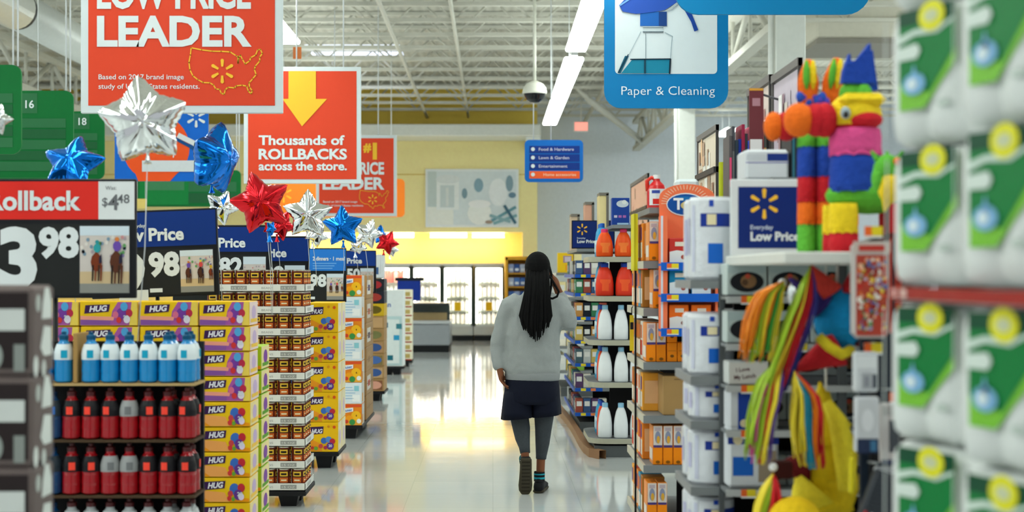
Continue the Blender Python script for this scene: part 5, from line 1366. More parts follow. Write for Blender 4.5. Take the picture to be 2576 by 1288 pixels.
b = MB(); b.box(-.036, .036, 0, .012, 0, hh, M('#6f3238')); fr = front(-.036, 0, 0); b.rect(fr, .004, .04, .064, .16, M('#dfdcdc'), 1); b.rect(fr, .0, .0, .07, .02, M('#e2b23a'), 1); b.rect(fr, 0, hh - .012, .07, hh, M('#d99a3a'), 1); b.rect(fr, .015, hh - .09, .055, hh - .05, M('#b0808a'), 1); b.build('card_face', t)
MB().tube([(0, .012, hh - .02), (.17, .3, hh - .02)], .006, SHELFD, 6).build('bracket', t)
for i, (px, py, lab, c) in enumerate(((1448, 545, 'pale', '#c9b49a'), (1484, 515, 'salmon', '#d9a48c'), (1520, 492, 'cream', '#e6d49a'))):
    Yq = [15.6, 14.9, 14.2][i]; zt = Z(py, Yq)
    b = MB(); b.box(-.05, .02, 0, .3, -.4, 0, M(c)); b.box(.02, .045, -.01, .3, -.4, .02, M('#6f6a62')); b.box(-.05, .045, -.01, .3, -.0, .03, M('#7a756c'))
    o = b.build('header_end'); put(o, X(px, Yq), Yq, zt, '%s picture board end sticking up behind the small navy low price sign' % lab, 'picture board', 'far picture boards')

# ---- far shelving with blue price strips
FX, FY = .83, 14.4; FZ = [1.60, 1.41, 1.17, .93, .70, .45, .2]
endcap('far_shelving', 'far shelving of small goods with blue price strips behind the detergent', FX, FX + .8, FY, FY + 1.9, FZ, M('#1f56b0'), top=1.86, strip='#1b56b8', kick=.1)
fc = ['#3a5680', '#b9bebc', '#1a222e', '#5a3f66', '#c9b060', '#3a7a55', '#d6d2c6', '#1a1d22', '#9a4a3c', '#46606a', '#c08a4a']
fn = ['blue', 'pale grey', 'ink blue', 'purple', 'yellow', 'green', 'cream', 'black', 'brick red', 'slate', 'amber']
kF = {}
fo = ['top', 'second', 'third', 'fourth', 'fifth', 'sixth', 'lowest']
def fbox(c, w, d, h):
    def art_f(b, fr, w, h, sf, d): b.rect(fr, w * .15, h * .45, w * .85, h * .8, M('#e3e3de' if c not in ('#e8e4da', '#cfd3cf') else '#e09a5a'), 1); b.rect(sf, d * .15, h * .2, d * .8, h * .7, M('#d6d9d9' if c not in ('#e8e4da', '#cfd3cf') else '#6a9a4a'), 1)
    return Kind(lambda: tag(pbox(w, d, h, c, art_f, 'small_goods_box'), '-', 'box'))
for i, c in enumerate(fc): kF[c] = fbox(c, .075, .11, .14)
for k in range(7):
    for i in range(4):
        q = (k * 5 + i * 3) % 11
        kF[fc[q]].put((FX + .045 + .08 * i, FY + .015, FZ[k] + .001), '%s box on the %s blue-strip shelf, %s' % (fn[q], fo[k], 'at the aisle corner' if i == 0 else ORD[i] + ' from the aisle corner'), 0, 'small goods on the blue-strip shelves')
    for j in range(6):
        q = (k * 3 + j * 5 + 2) % 11
        kF[fc[q]].put((FX + .045, FY + .2 + .26 * j, FZ[k] + .001), '%s box on the %s blue-strip shelf, %s back along the aisle edge' % (fn[q], fo[k], ORD[j]), 0, 'small goods on the blue-strip shelves')
GX, GY = .84, 18.6; GZ = [1.62, 1.3, .98, .66, .34]
endcap('distant_shelving', 'distant shelving of pale goods beyond the blue-strip shelves', GX, GX + .8, GY, GY + 1.4, GZ, M('#d9d6cc'), top=None, kick=.12)
gc = ['#efe9d8', '#e8d9a0', '#d9dcd8', '#e9c83a', '#7aa83a', '#c94a3a']; gn = ['cream', 'straw', 'pale grey', 'yellow', 'green', 'red']
kG = {c: fbox(c, .11, .16, .2) for c in gc}
for k in range(1, 5):
    for i in range(3):
        q = (k + i * 2) % 3 if k < 3 else (k * 2 + i) % 6
        kG[gc[q]].put((GX + .06 + .12 * i, GY + .015, GZ[k] + .001), '%s box on the %s distant pale shelf, %s' % (gn[q], fo[k], 'at the aisle corner' if i == 0 else ORD[i] + ' from the aisle corner'), 0, 'pale goods on the distant shelves')
        kG[gc[(q + 1) % 3]].put((GX + .06, GY + .25 + .36 * i, GZ[k] + .001), '%s box on the %s distant pale shelf, %s back along the aisle edge' % (gn[(q + 1) % 3], fo[k], ORD[i]), 0, 'pale goods on the distant shelves')
def art_y(b, fr, w, h, sf, d):
    b.rect(fr, w * .35, h * .5, w * .9, h * .85, M('#a98a9a'), 1); b.rect(fr, w * .5, h * .1, w * .95, h * .4, M('#f0a022'), 1); b.rect(fr, w * .45, h * .55, w * .85, h * .8, M('#cfc3cf'), 2)
put(pbox(.2, .2, .26, '#f3c81c', art_y, 'yellow_display_box'), GX + .11, GY + .02, GZ[0] + .001, 'bright yellow box with a mauve window on top of the distant shelving', 'box')
put(pbox(.1, .2, .25, '#f2e6a8', None, 'cream_display_box'), GX + .27, GY + .02, GZ[0] + .001, 'cream box beside the bright yellow box on the distant shelving', 'box')
# low price sign on the far shelving
def low_price(x0, x1, z0, z1, Y, label, frame, fw, txt='Low Prices'):
    t = thing('low_price_sign', label, 'sign', ((x0 + x1) / 2, Y, z0)); w, h = x1 - x0, z1 - z0
    MB().box(-w / 2, w / 2, 0, .02, 0, h, frame, .003).build('frame', t)
    fr = Fr((-w / 2, 0, 0), eps=.0012 + Y * .00005); b = MB(); b.rect(fr, fw, fw, w - fw, h - fw, M('#06266f', .5, vary=.02), 1); b.build('sign_face', t)
    b = MB(); s = h
    b.spark(fr, fw + s * .34, h * .68, s * .2, GOLD, 2, .38, .28); b.text(fr, 'Everyday', fw + s * .16, h * .345, s * .06, M('#c9d4e6'), 2, .012)
    b.text(fr, txt, fw + s * .16, h * .2, s * .115, PRICEW, 2, .04); b.build('lettering', t)
    return t
low_price(X(1440, 14.35), X(1440, 14.35) + .44, 1.862, 2.15, 14.5, 'small navy low price sign in a dark frame on the far shelving', M('#10131c'), .01)
# brown curved floor guard
b = MB(); pts = [(.735, 16.7), (.76, 15.8), (.79, 14.8), (.80, 13.9), (.80, 13.2), (.81, 12.75), (.84, 12.45), (.92, 12.3)]
for (h0, h1, off) in ((0, .075, .0),):
    inn = [(x, y) for x, y in pts]; out = [(x + .06, y + .03) for x, y in pts]; n = len(pts)
    b.add([(x, y, 0) for x, y in inn] + [(x, y, .075) for x, y in inn] + [(x, y, .075) for x, y in out] + [(x, y, 0) for x, y in out],
          [(i, i + 1, n + i + 1, n + i) for i in range(n - 1)] + [(n + i, n + i + 1, 2 * n + i + 1, 2 * n + i) for i in range(n - 1)] + [(2 * n + i, 2 * n + i + 1, 3 * n + i + 1, 3 * n + i) for i in range(n - 1)], M('#8f6a4c', .5))
tag(b.build('floor_guard'), 'brown curved guard rail on the floor before the detergent shelving', 'guard rail')

# ---- paper plate endcap
GVX, GVY = .765, 5.42
GVZ = [1.577, 1.212, 1.042, .79, .53, .27]
endcap('paper_goods_shelving', 'shelving of white paper plate packs in blue print beside the pinatas', GVX, GVX + .9, GVY, GVY + .46, GVZ, M('#8d8f90'), top=1.97, kick=.14, lip_h=.032, tx=.3)
GVW = '#d9dde3'
def mk_plate(h, w):
    def mk():
        b = MB(); n = 24
        b.lathe([(0, .0), (w * .44, 0), (w * .5, .012), (w * .5, h - .014), (w * .45, h), (0, h)], M(GVW, .3, vary=.06, scale=30, bump=.25, bscale=35), 28)
        r = w * .5
        a0 = -PI / 2
        # band and square sit towards the camera side of the roll
        b.cyl_patch((0, 0, 0), r + .0012, a0 - .5, a0 + 1.3, h * .64, h * .8, M('#18338f', .4), 8)
        b.cyl_patch((0, 0, 0), r + .002, a0 - .2, a0 + .22, h * .66, h * .79, M('#e6d9b0', .4), 5)
        b.cyl_patch((0, 0, 0), r + .0012, a0 - .15, a0 + .55, h * .2, h * .44, M('#1763c4', .4), 6)
        b.cyl_patch((0, 0, 0), r + .0012, a0 - 1.5, a0 - 1.2, h * .3, h * .75, M('#b9b9d6', .4), 3); b.cyl_patch((0, 0, 0), r + .0012, a0 - 1.0, a0 - .8, h * .1, h * .9, M('#c6c9dc', .4), 3)
        b.cyl_patch((0, 0, 0), r + .0014, a0 - .1, a0 + .1, h * .88, h * .96, M('#2348b0', .4), 3)
        return tag(b.build('paper_plate_pack'), '-', 'pack')
    return Kind(mk)
pT = mk_plate(.32, .17); pM = mk_plate(.135, .175); pL = mk_plate(.235, .18); pS = mk_plate(.212, .18)
gn2 = ['top', 'second', 'third', 'fourth', 'fifth', 'lowest']
for k, z in enumerate(GVZ):
    kd = [pT, pL, pM, pS, pS, pS][k]
    for j in range(2):
        kd.put((GVX + .088 + (.0 if j else -.006), GVY + .115 + .188 * j, z + .001), 'white paper plate pack on the %s paper goods shelf, %s' % (gn2[k], 'at the camera end' if j == 0 else ORD[j] + ' from the camera end'), R.uniform(-.15, .15) + (.25 if k in (2,) else 0), 'paper plate packs')
def art_bowl(b, fr, w, h, sf, d):
    b.rect(fr, .003, .003, w - .003, h - .003, M('#b9c6c4'), 1); b.rect(fr, .003, h * .7, w - .003, h - .003, M('#aebfc0'), 2); b.ell(fr, w * .5, h * .42, w * .42, h * .32, M('#1b1d22'), 3, 20); b.ell(fr, w * .54, h * .44, w * .2, h * .22, M('#8a6644'), 4, 12); b.ell(fr, w * .52, h * .6, w * .07, h * .08, M('#c9503a'), 5, 8); b.ell(fr, w * .45, h * .4, w * .08, h * .1, M('#5a3f2a'), 5, 8)
kB = Kind(lambda: tag(pbox(.15, .15, .118, '#c3cecc', art_bowl, 'bowl_box'), '-', 'box'))
for k, (z, m) in enumerate(((1.213, 3), (1.043, 3), (.79, 3), (.53, 3))):
    for i in range(m):
        kB.put((GVX + .28 + .155 * i, GVY + .012, z + .001), 'bowl box picturing a black oval dish on the %s shelf, %s from the plate packs' % (['second', 'third', 'fourth', 'fifth'][k], ORD[i]), 0, 'bowl boxes')
for i in range(3):
    kB.put((GVX + .18 + .157 * i, GVY - .125, 1.522), 'oval dish bowl box right under the big low price sign, %s from the aisle' % ORD[i], 0, 'bowl boxes')
    kB.put((GVX + .18 + .157 * i, GVY - .125, 1.345), 'oval dish bowl box, second row under the big low price sign, %s from the aisle' % ORD[i], 0, 'bowl boxes')
def art_l(b, fr, w, h, sf, d):
    b.rect(fr, .004, .004, w - .004, h - .004, M('#d8d5cf'), 1); b.text(fr, 'I Love', w * .2, h * .55, h * .18, M('#5a2a32'), 2, .02, rot=.1); b.text(fr, 'My Lunch', w * .15, h * .22, h * .18, M('#5a2a32'), 2, .02, rot=.1)
put(pbox(.15, .12, .085, '#cfd2d0', art_l, 'lunch_box_pack', 'pack'), GVX + .185, GVY - .13, 1.19, 'pale pack lettered in dark red beside the ribbons, under the bowl boxes', 'pack')
# small shelf rack carrying the bowl boxes and the sign
b = thing('bowl_rack', 'grey wire rack of bowl boxes below the big low price sign', 'rack', (GVX + .105, GVY - .14, 0))
for z in (1.518, 1.342, 1.187, 1.02, .8):
    q = MB(); q.box(-.005, .7, 0, .135, z - .012, z, SHELFC); q.box(-.005, .7, -.004, 0, z - .025, z, M('#b9bcbc')); q = q.build('shelf', b)
    for u in (.05, .24): k_ = MB(); tagstrip(k_, Fr((0, -.004, z - .03)), u, 0.0, .055, .032); k_.build('price_tag', q)
for x in (0.0, .71): MB().box(x - .01, x + .01, .122, .134, 0, 1.6, SHELFD).build('upright', b)
o2 = pbox(.19, .1, .235, '#d5d9de', lambda b, fr, w, h, sf, d: (b.rect(fr, .0, h * .7, w, h * .85, M('#18338f'), 1), b.ell(fr, w * .2, h * .78, w * .1, h * .09, M('#e6d9b0'), 2), b.rect(fr, w * .1, h * .2, w * .5, h * .5, M('#1763c4'), 1), b.rect(fr, w * .6, h * .1, w * .95, h * .6, M('#9a8a76'), 1)), 'napkin_pack', 'pack', .012)
put(o2, GVX + .205, GVY - .12, .802, 'white and blue napkin pack with a brown photo on the rack below the bowl boxes', 'pack')
put(pbox(.19, .1, .15, '#d5d9de', lambda b, fr, w, h, sf, d: (b.rect(fr, w * .2, 0, w * .45, h, M('#18409f'), 1), b.ell(fr, w * .32, h * .15, w * .08, h * .1, M('#e6d9b0'), 2), b.ell(fr, w * .75, h * .5, w * .15, h * .2, M('#b08a6a'), 1)), 'napkin_pack', 'pack', .012), GVX + .205, GVY - .12, 1.022, 'napkin pack with an upright blue stripe on the rack', 'pack')
# big white framed low price sign and its white shelf
t = thing('white_ledge', 'white shelf ledge carrying the low price sign and the pinatas', 'shelf', (.88, 4.3, 0))
MB().box(0, .85, 0, 1.08, 1.632, 1.668, M('#d9dad4', .5), .004).build('board', t)
b = MB()
for (x, y) in ((.8, .05), (.8, 1.0), (.42, 1.0), (.42, .3)): b.box(x - .015, x + .015, y - .015, y + .015, 0, 1.632, SHELFD)
b.build('leg_frame', t); MB().box(.78, .8, .05, 1.0, .1, 1.632, M('#5a4f3a', .8)).build('back_panel', t)
q = MB(); tagstrip(q, Fr((0, 0, 1.634)), .33, 0.0, .06, .03); q.build('price_tag', t)
low_price(X(1838, 5.3), X(1838, 5.3) + .42, 1.669, 1.669 + .285, 5.3, 'big navy low price sign in a white frame behind the striped pinatas', M('#d9dee0', .4), .028)
def art_w(b, fr, w, h, sf, d):
    b.rect(fr, w * .5, h * .62, w * .98, h * .86, M('#16327f'), 1); b.rect(fr, w * .02, h * .64, w * .48, h * .84, M('#c6cbd0'), 1); b.rect(fr, 0, h * .55, w, h * .58, M('#7a78b0'), 1)
put(pbox(.17, .2, .12, '#d4d8dc', art_w, 'white_pack', 'pack', .01), X(1912, 5.75), 5.6, 1.972, 'white pack with a navy panel lying above the big low price sign', 'pack')
put(pbox(.045, .2, .2, '#20282e', lambda b, fr, w, h, sf, d: (b.rect(fr, w * .1, 0, w * .3, h, M('#2f6f80'), 1), b.rect(fr, w * .6, h * .1, w * .95, h * .95, M('#d8d6d6'), 1)), 'black_case', 'case'), X(1985, 5.75), 5.6, 1.972, 'black and white upright case beside the white pack above the sign', 'case')
t = thing('yellow_divider', 'tall yellow strip panel on the aisle edge of the orange goods', 'divider', (.768, 7.75, 0))
MB().box(0, .022, 0, .16, 1.62, 1.93, M('#d8cf1e', .5)).box(0, .01, -.004, 0, 1.62, 1.93, M('#b9b01a', .5)).build('panel', t); MB().box(.006, .016, .01, .03, 0, 1.62, DARKIN).build('stand', t)
t = thing('ruler_strip', 'yellow measuring strip hanging below the yellow divider', 'strip', (.77, 8.0, 1.17))
MB().box(0, .022, 0, .006, 0, .2, M('#e9cf2a', .5)).box(.002, .02, -.002, 0, .12, .16, M('#20242a')).build('tape', t)
MB().tube([(.011, .003, .19), (.011, .003, .24), (.018, .003, .25)], .003, DARKIN, 5).build('hook', t)

# ================================================================ pinatas and near goods
def FRG(h): return M(h, .85, vary=.14, scale=60, bump=.5, bscale=70)
pY, pO, pR, pG, pB, pP, pDR, pV = FRG('#f2cf24'), FRG('#f5701c'), FRG('#c81f2a'), FRG('#5fb53a'), FRG('#1f45a8'), FRG('#e05090'), FRG('#6a1216'), FRG('#5a4ac0')
rq = random.Random(21)
def band_column(b, x, y, zs, mats, rx, ry, x1=None):
    """fringed upright column with colour bands"""
    n = 20
    for (za, zb), m in zip(zip(zs[:-1], zs[1:]), mats):
        k = max(2, int((zb - za) / .022)); rings = []
        for i in range(k + 1):
            z = za + (zb - za) * i / k
            for s in ((1.05, 0) if i < k else (1.0, 0))[:1]:
                rings.append([(x + rx * s * math.cos(2 * PI * j / n) * (1 + rq.uniform(-.03, .03)), y + ry * s * math.sin(2 * PI * j / n) * (1 + rq.uniform(-.03, .03)), z) for j in range(n)])
        b.loft(rings, m)
        b.loft([[(x + rx * 1.07 * math.cos(2 * PI * j / n), y + ry * 1.07 * math.sin(2 * PI * j / n), za + (.006 if j % 2 else -.004)) for j in range(n)], [(x + rx * .98 * math.cos(2 * PI * j / n), y + ry * .98 * math.sin(2 * PI * j / n), za + .035) for j in range(n)]], m, True, False)
Y = 4.55; zb = 1.669
def sx(px): return X(px, Y)
def sz(py): return Z(py, Y) + .0
t = thing('donkey_pinata', 'donkey pinata with yellow face and tall blue ear standing on the white ledge', 'pinata', (0, 0, 0))
t.location = (sx(2115), Y, zb)
def L(px, py): return (sx(px) - sx(2115), Z(py, Y) - zb)
# legs
for nm, (px, dy, bands) in {'a': (2112, -.05, (pR, pY)), 'b': (2118, .07, (pR, pY)), 'c': (2262, -.05, (pDR, pR)), 'd': (2262, .07, (pDR, pR))}.items():
    b = MB(); x = L(px, 0)[0]; band_column(b, x, dy, [0.0, .062, .155], bands, .043, .045); b.build('leg', t)
b = MB()
x0, zg = L(2085, 0)[0], .145
b.ball((L(2185, 0)[0], .01, .185), (.135, .088, .062), pG, 22, 10, bumpy=.05, rnd=rq)
b.ball((L(2250, 0)[0], .01, .2), (.075, .085, .06), pG, 18, 8, bumpy=.05, rnd=rq); b.build('body', t)
b = MB(); band_column(b, L(2152, 0)[0], .0, [.195, .31, .395], (pB, pP), .078, .075); b.build('neck', t)
b = MB(); hx, hz = L(2150, 290)
b.ball((hx, 0, hz), (.085, .075, .068), None, 22, 12, mats=lambda v: pR if v < .3 else pY, bumpy=.04, rnd=rq)
b.ball((hx + .02, -.035, hz - .02), (.06, .055, .03), pR, 16, 8)
b.box(hx - .06, hx + .085, -.075, .07, hz + .022, hz + .065, pY, .02); b.build('head', t)
b = MB()
for (px, r, m) in ((2072, .056, pR), (2052, .054, pR), (2008, .055, pO)):
    x, z = L(px, 303); b.ball((x, -.01, z), (r * (.75 if m is pR else .9), r, r), m, 18, 10, bumpy=.05, rnd=rq)
b.build('snout', t)
x, z = L(2113, 290); e = MB(); e.ball((x, -.072, z), (.016, .01, .02), M('#9fb0b8', .3), 14, 8); e.ball((x - .001, -.08, z - .006), (.009, .006, .011), M('#07080a', .2), 10, 6); e.build('eye', t)
b = MB()
for i in range(12):
    x, z = L(2125 + rq.uniform(0, 68), 240 - rq.uniform(0, 22)); b.ball((x, rq.uniform(-.03, .03), z), (.028, .028, .034), pG, 10, 6, bumpy=.1, rnd=rq)
b.build('mane', t)
def cone(b, base, tip, r, m, n=16, r1=.004, k=7):
    base, tip = Vector(base), Vector(tip)
    b.tube([base.lerp(tip, i / k) for i in range(k + 1)], [(r + (r1 - r) * i / k) * (1 + rq.uniform(-.04, .04)) for i in range(k + 1)], m, n)
for dx, dy in ((0, -.03),):
    b = MB(); A = L(2150, 216); B_ = L(2178, 118); A2 = L(2118, 150)
    pts = [L(2112, 212), L(2196, 214), L(2188, 160), L(2182, 112), L(2168, 130), L(2150, 152), L(2136, 160), L(2132, 138), L(2124, 160), L(2116, 180)]
    vs = [(p[0], -.035, p[1]) for p in pts] + [(p[0], .0, p[1]) for p in pts]; n = len(pts)
    b.add(vs, [tuple(range(n)), tuple(range(2 * n - 1, n - 1, -1))] + [(i, n + i, n + (i + 1) % n, (i + 1) % n) for i in range(n)], pB); b.build('ear', t)
b = MB(); vs2 = [(p[0] + .03, .045, p[1] - .01) for p in pts] + [(p[0] + .03, .075, p[1] - .01) for p in pts]
b.add(vs2, [tuple(range(n)), tuple(range(2 * n - 1, n - 1, -1))] + [(i, n + i, n + (i + 1) % n, (i + 1) % n) for i in range(n)], pB); b.build('ear', t)

# second donkey, farther back
Y2 = 4.85
def sx2(px): return X(px, Y2)
t = thing('donkey_pinata', 'rainbow striped donkey pinata with orange ears and orange nose ball, beside the yellow-faced one', 'pinata', (sx2(2045), Y2, zb))
def L2(px, py): return (X(px, Y2) - sx2(2045), Z(py, Y2) - zb)
for px in (2024, 2068):
    b = MB(); x = L2(px, 0)[0]
    zz = [0.0, L2(0, 565)[1], L2(0, 510)[1], L2(0, 447)[1], L2(0, 372)[1], L2(0, 338)[1]]
    band_column(b, x, -.03 if px < 2040 else -.05, zz, (pG, pO, pR, pB, pG), .029 if px < 2040 else .031, .045); b.build('leg', t)
b = MB(); band_column(b, L2(2135, 0)[0], .02, [0.0, .1, .2], (pR, pO), .035, .045); b.build('leg', t)
b = MB(); b.ball((L2(2110, 0)[0], .02, .3), (.1, .075, .09), None, 20, 10, mats=lambda v: pR if v < .4 else pB); b.build('body', t)
b = MB(); x, z = L2(2048, 300); b.ball((x, 0, z), (.075, .06, .06), pR, 18, 10, bumpy=.04, rnd=rq); b.build('head', t)
b = MB(); x, z = L2(1946, 318); b.ball((x, -.0, z), (.034, .046, .05), pO, 18, 10, bumpy=.05, rnd=rq); x, z = L2(1978, 318); b.ball((x, 0, z), (.045, .045, .05), pR, 16, 8); b.build('snout', t)
for (bx, by, tx_, ty, r) in ((2030, 262, 2030, 152, .03), (2085, 262, 2100, 148, .03)):
    b = MB(); p, q = L2(bx, by), L2(tx_, ty)
    rings = []
    for i in range(8):
        f = i / 7; rr_ = r * (.75 + .9 * math.sin(PI * min(1, f * 1.0)) * .6) * (1 - .55 * f ** 3)
        rings.append([(p[0] + (q[0] - p[0]) * f + rr_ * math.cos(2 * PI * j / 14), -.02 + rr_ * .7 * math.sin(2 * PI * j / 14), p[1] + (q[1] - p[1]) * f) for j in range(14)])
    b.loft(rings, pO)
    for (u, m) in ((-.012, pG), (.01, pY)):
        b.loft([[(p[0] + (q[0] - p[0]) * f + u + .012 * s * math.cos(2 * PI * j / 10), -.048 + .012 * s * math.sin(2 * PI * j / 10), p[1] + (q[1] - p[1]) * f) for j in range(10)] for f, s in ((.3, .3), (.5, 1), (.75, 1), (.95, .4))], m)
    b.build('ear', t)
b = MB()
for i in range(9): x, z = L2(2012 + 9 * i, 252 + rq.uniform(-8, 6)); b.ball((x, -.02, z), (.018, .02, .02), pV if i % 2 else FRG('#2f58c0'), 10, 6)
b.build('forelock', t)

# bird pinata beside the donkey
Yb = 4.32; t = thing('bird_pinata', 'little green and yellow bird pinata tucked against the paper towels', 'pinata', (X(2232, Yb), Yb, 1.7))
q = 795 * 4.5 / Yb
b = MB(); b.ball((0, 0, Z(425, Yb) - 1.7), (.042, .04, .045), pG, 16, 10, bumpy=.05, rnd=rq); b.build('head', t)
b = MB(); b.ball((.003, -.01, Z(470, Yb) - 1.7), (.035, .035, .052), pY, 16, 10, bumpy=.05, rnd=rq); b.ball((-.028, 0, Z(450, Yb) - 1.7), (.02, .03, .04), pG, 12, 8); cone(b, (0, 0, Z(500, Yb) - 1.7), (-.008, 0, Z(532, Yb) - 1.7), .018, pY); b.build('body', t)
MB().ball((.02, -.038, Z(408, Yb) - 1.7), .012, pO, 10, 6).build('beak', t)
b = MB()
for dx in (-.03, .0, .03): cone(b, (dx, 0, Z(402, Yb) - 1.7), (dx * 1.6, 0, Z(380, Yb) - 1.7), .01, pG, 8)
b.build('crest', t)
MB().tube([(0, 0, 0.0), (0, 0, Z(500, Yb) - 1.7)], .004, M('#2a2a2a'), 6).tube([(0, 0, -.031), (0, 0, 0.0)], .012, M('#2a2a2a'), 8).build('stand', t)

# ---- ribbon streamers and star pinatas hanging below the ledge
RIB = {'o': M('#f08a1e', .45), 'y': M('#f0d83a', .45), 'l': M('#a6c832', .45), 'r': M('#d8262e', .45), 'c': M('#2fa3c4', .45), 'p': M('#e05a9a', .45), 'v': M('#5a3f9a', .45), 'g': M('#3f9a3a', .45), 'n': M('#25307a', .45)}
def tassel(parent, Yt, pts, half, cols, n=22, seed=1, org=(0, 0, 0)):
    """ribbons falling along a pixel path; half = half width at the bottom in pixels"""
    rr = random.Random(seed); b = MB(); m = len(pts)
    for i in range(n):
        u = (i + .5) / n * 2 - 1 + rr.uniform(-.08, .08); c = RIB[cols[int((i + rr.uniform(-.5, .5)) / n * len(cols)) % len(cols)]]
        path = []; cut = rr.uniform(.82, 1.0); dp = rr.uniform(-.035, .035); wv = rr.uniform(0, 6.28)
        for k in range(7):
            f = k / 6 * cut; s = f * (m - 1); a = min(int(s), m - 2); w = s - a
            px = pts[a][0] + (pts[a + 1][0] - pts[a][0]) * w; py = pts[a][1] + (pts[a + 1][1] - pts[a][1]) * w
            sp_ = half * u * (math.sin(min(1, f * 1.6) * PI / 2)) * (1 - .25 * f)
            px += sp_ + rr.uniform(-2, 2) * f + 5 * f * math.sin(wv + 5 * f)
            path.append((X(px, Yt) - org[0], Yt + dp * math.sin(PI * f) * 1.2 - org[1], Z(py, Yt) - org[2]))
        b.tube(path, [.003] + [.0072] * 5 + [.006], c, 6, flat=.3)
    return b.build('ribbon_tassel', parent)
Ys = 4.5
def P3(px, py, Yq=None, org=(0, 0, 0)):
    Yq = Yq or Ys; return Vector((X(px, Yq) - org[0], Yq - org[1], Z(py, Yq) - org[2]))
# star A
oA = (X(2110, Ys), Ys, Z(800, Ys))
t = thing('star_pinata', 'star pinata with cyan middle, red cones and many coloured ribbon tassels under the ledge', 'pinata', oA)
C = [FRG('#138fc8'), FRG('#c8242c'), FRG('#e8d02a'), FRG('#3a2a70'), FRG('#7a1a24')]
MB().ball((0.01, .02, 0), (.085, .075, .105), C[0], 22, 12, bumpy=.03, rnd=rq).build('body', t)
for (base, tip, r, m) in (((2105, 875), (1992, 936), .062, C[1]), ((2085, 740), (2040, 668), .05, FRG('#e04438')), ((2072, 770), (1985, 700), .045, C[3]), ((2150, 740), (2165, 640), .05, C[1]), ((2175, 840), (2235, 900), .05, C[4])):
    b = MB(); cone(b, P3(*base, org=oA), P3(*tip, org=oA), r, m); b.build('cone', t)
b = MB(); b.tube([P3(2060, 848, 4.44, oA), P3(2085, 872, 4.42, oA), P3(2118, 892, 4.42, oA), P3(2140, 880, 4.46, oA)], .017, C[2], 8); b.build('yellow_band', t)
MB().ball(P3(2004, 742, 4.52, oA), (.03, .03, .045), M('#d9dfe2', .2, .6), 16, 10).ball(P3(1968, 712, 4.5, oA), .014, M('#f2f4f4', .2), 10, 8).build('foil_ball', t)
tassel(t, 4.42, [(1972, 706), (1935, 740), (1912, 820), (1900, 915)], 50, 'oolyogy', 60, 2, oA)
tassel(t, 4.42, [(2040, 668), (2025, 760), (1990, 860), (1945, 1000)], 42, 'lryrrvn', 60, 3, oA)
tassel(t, 4.40, [(1998, 932), (2030, 1000), (2030, 1090), (2040, 1180)], 46, 'yyccor', 60, 4, oA)
tassel(t, 4.44, [(1965, 900), (1935, 960), (1915, 1050), (1905, 1170)], 40, 'lplryv', 54, 5, oA)
# cord up to the ledge
MB().tube([(0, .02, .1), (0, .02, 1.632 - oA[2])], .004, M('#e8e8e0'), 6).build('hanging_cord', t)
# star B, yellow
Ys = 4.6
oB = (X(2085, Ys), Ys, Z(1150, Ys))
t = thing('star_pinata', 'large yellow star pinata with long draped cones below the ribbon tassels', 'pinata', oB)
YB = FRG('#e6c81e'); YB2 = FRG('#f3dc35')
MB().ball((0, .03, 0), (.1, .09, .13), YB, 22, 12, bumpy=.03, rnd=rq).build('body', t)
for (base, tip, r, m) in (((2085, 1110), (2062, 960), .075, YB), ((2105, 1080), (2078, 1000), .05, YB2), ((2030, 1170), (1942, 1178), .055, pDR), ((2050, 1225), (1985, 1300), .08, YB2), ((2115, 1200), (2125, 1330), .07, YB)):
    b = MB(); cone(b, P3(*base, org=oB), P3(*tip, org=oB), r, m); b.build('cone', t)
b = MB(); b.tube([P3(2080, 1010, 4.5, oB), P3(2108, 1060, 4.48, oB), P3(2124, 1130, 4.48, oB), P3(2132, 1230, 4.5, oB)], [.016, .03, .036, .03], YB2, 12); b.build('yellow_sash', t)
b = MB(); tp = P3(2078, 985, 4.62, oB); bt = P3(2090, 1285, 4.62, oB)
for s_ in (0,):
    rg_ = []
    for i in range(9):
        f = i / 8; c_ = tp.lerp(bt, f); r_ = .012 + .058 * f ** .8
        rg_.append([(c_.x + r_ * (1 + .1 * math.sin(6 * 2 * PI * j / 24 + i)) * math.cos(2 * PI * j / 24), c_.y + r_ * .8 * math.sin(2 * PI * j / 24), c_.z) for j in range(24)])
    b.loft(rg_, YB)
b.build('draped_paper', t)
b = MB(); p = P3(1968, 1180, 4.5, oB); b.box(p.x - .03, p.x + .03, p.y - .02, p.y + .03, p.z - .03, p.z + .025, M('#3f1410', .8), .005); b.build('maroon_patch', t)
MB().ball(P3(1945, 1175, 4.46, oB), .014, M('#f2f4f4', .2), 12, 8).build('foil_ball', t)
tassel(t, 4.46, [(1945, 1190), (1935, 1230), (1925, 1280), (1915, 1340)], 32, 'ylgrr', 40, 6, oB)
MB().tube([(0, .04, .12), (0, .04, 1.632 - oB[2])], .004, M('#e8e8e0'), 6).build('hanging_cord', t)
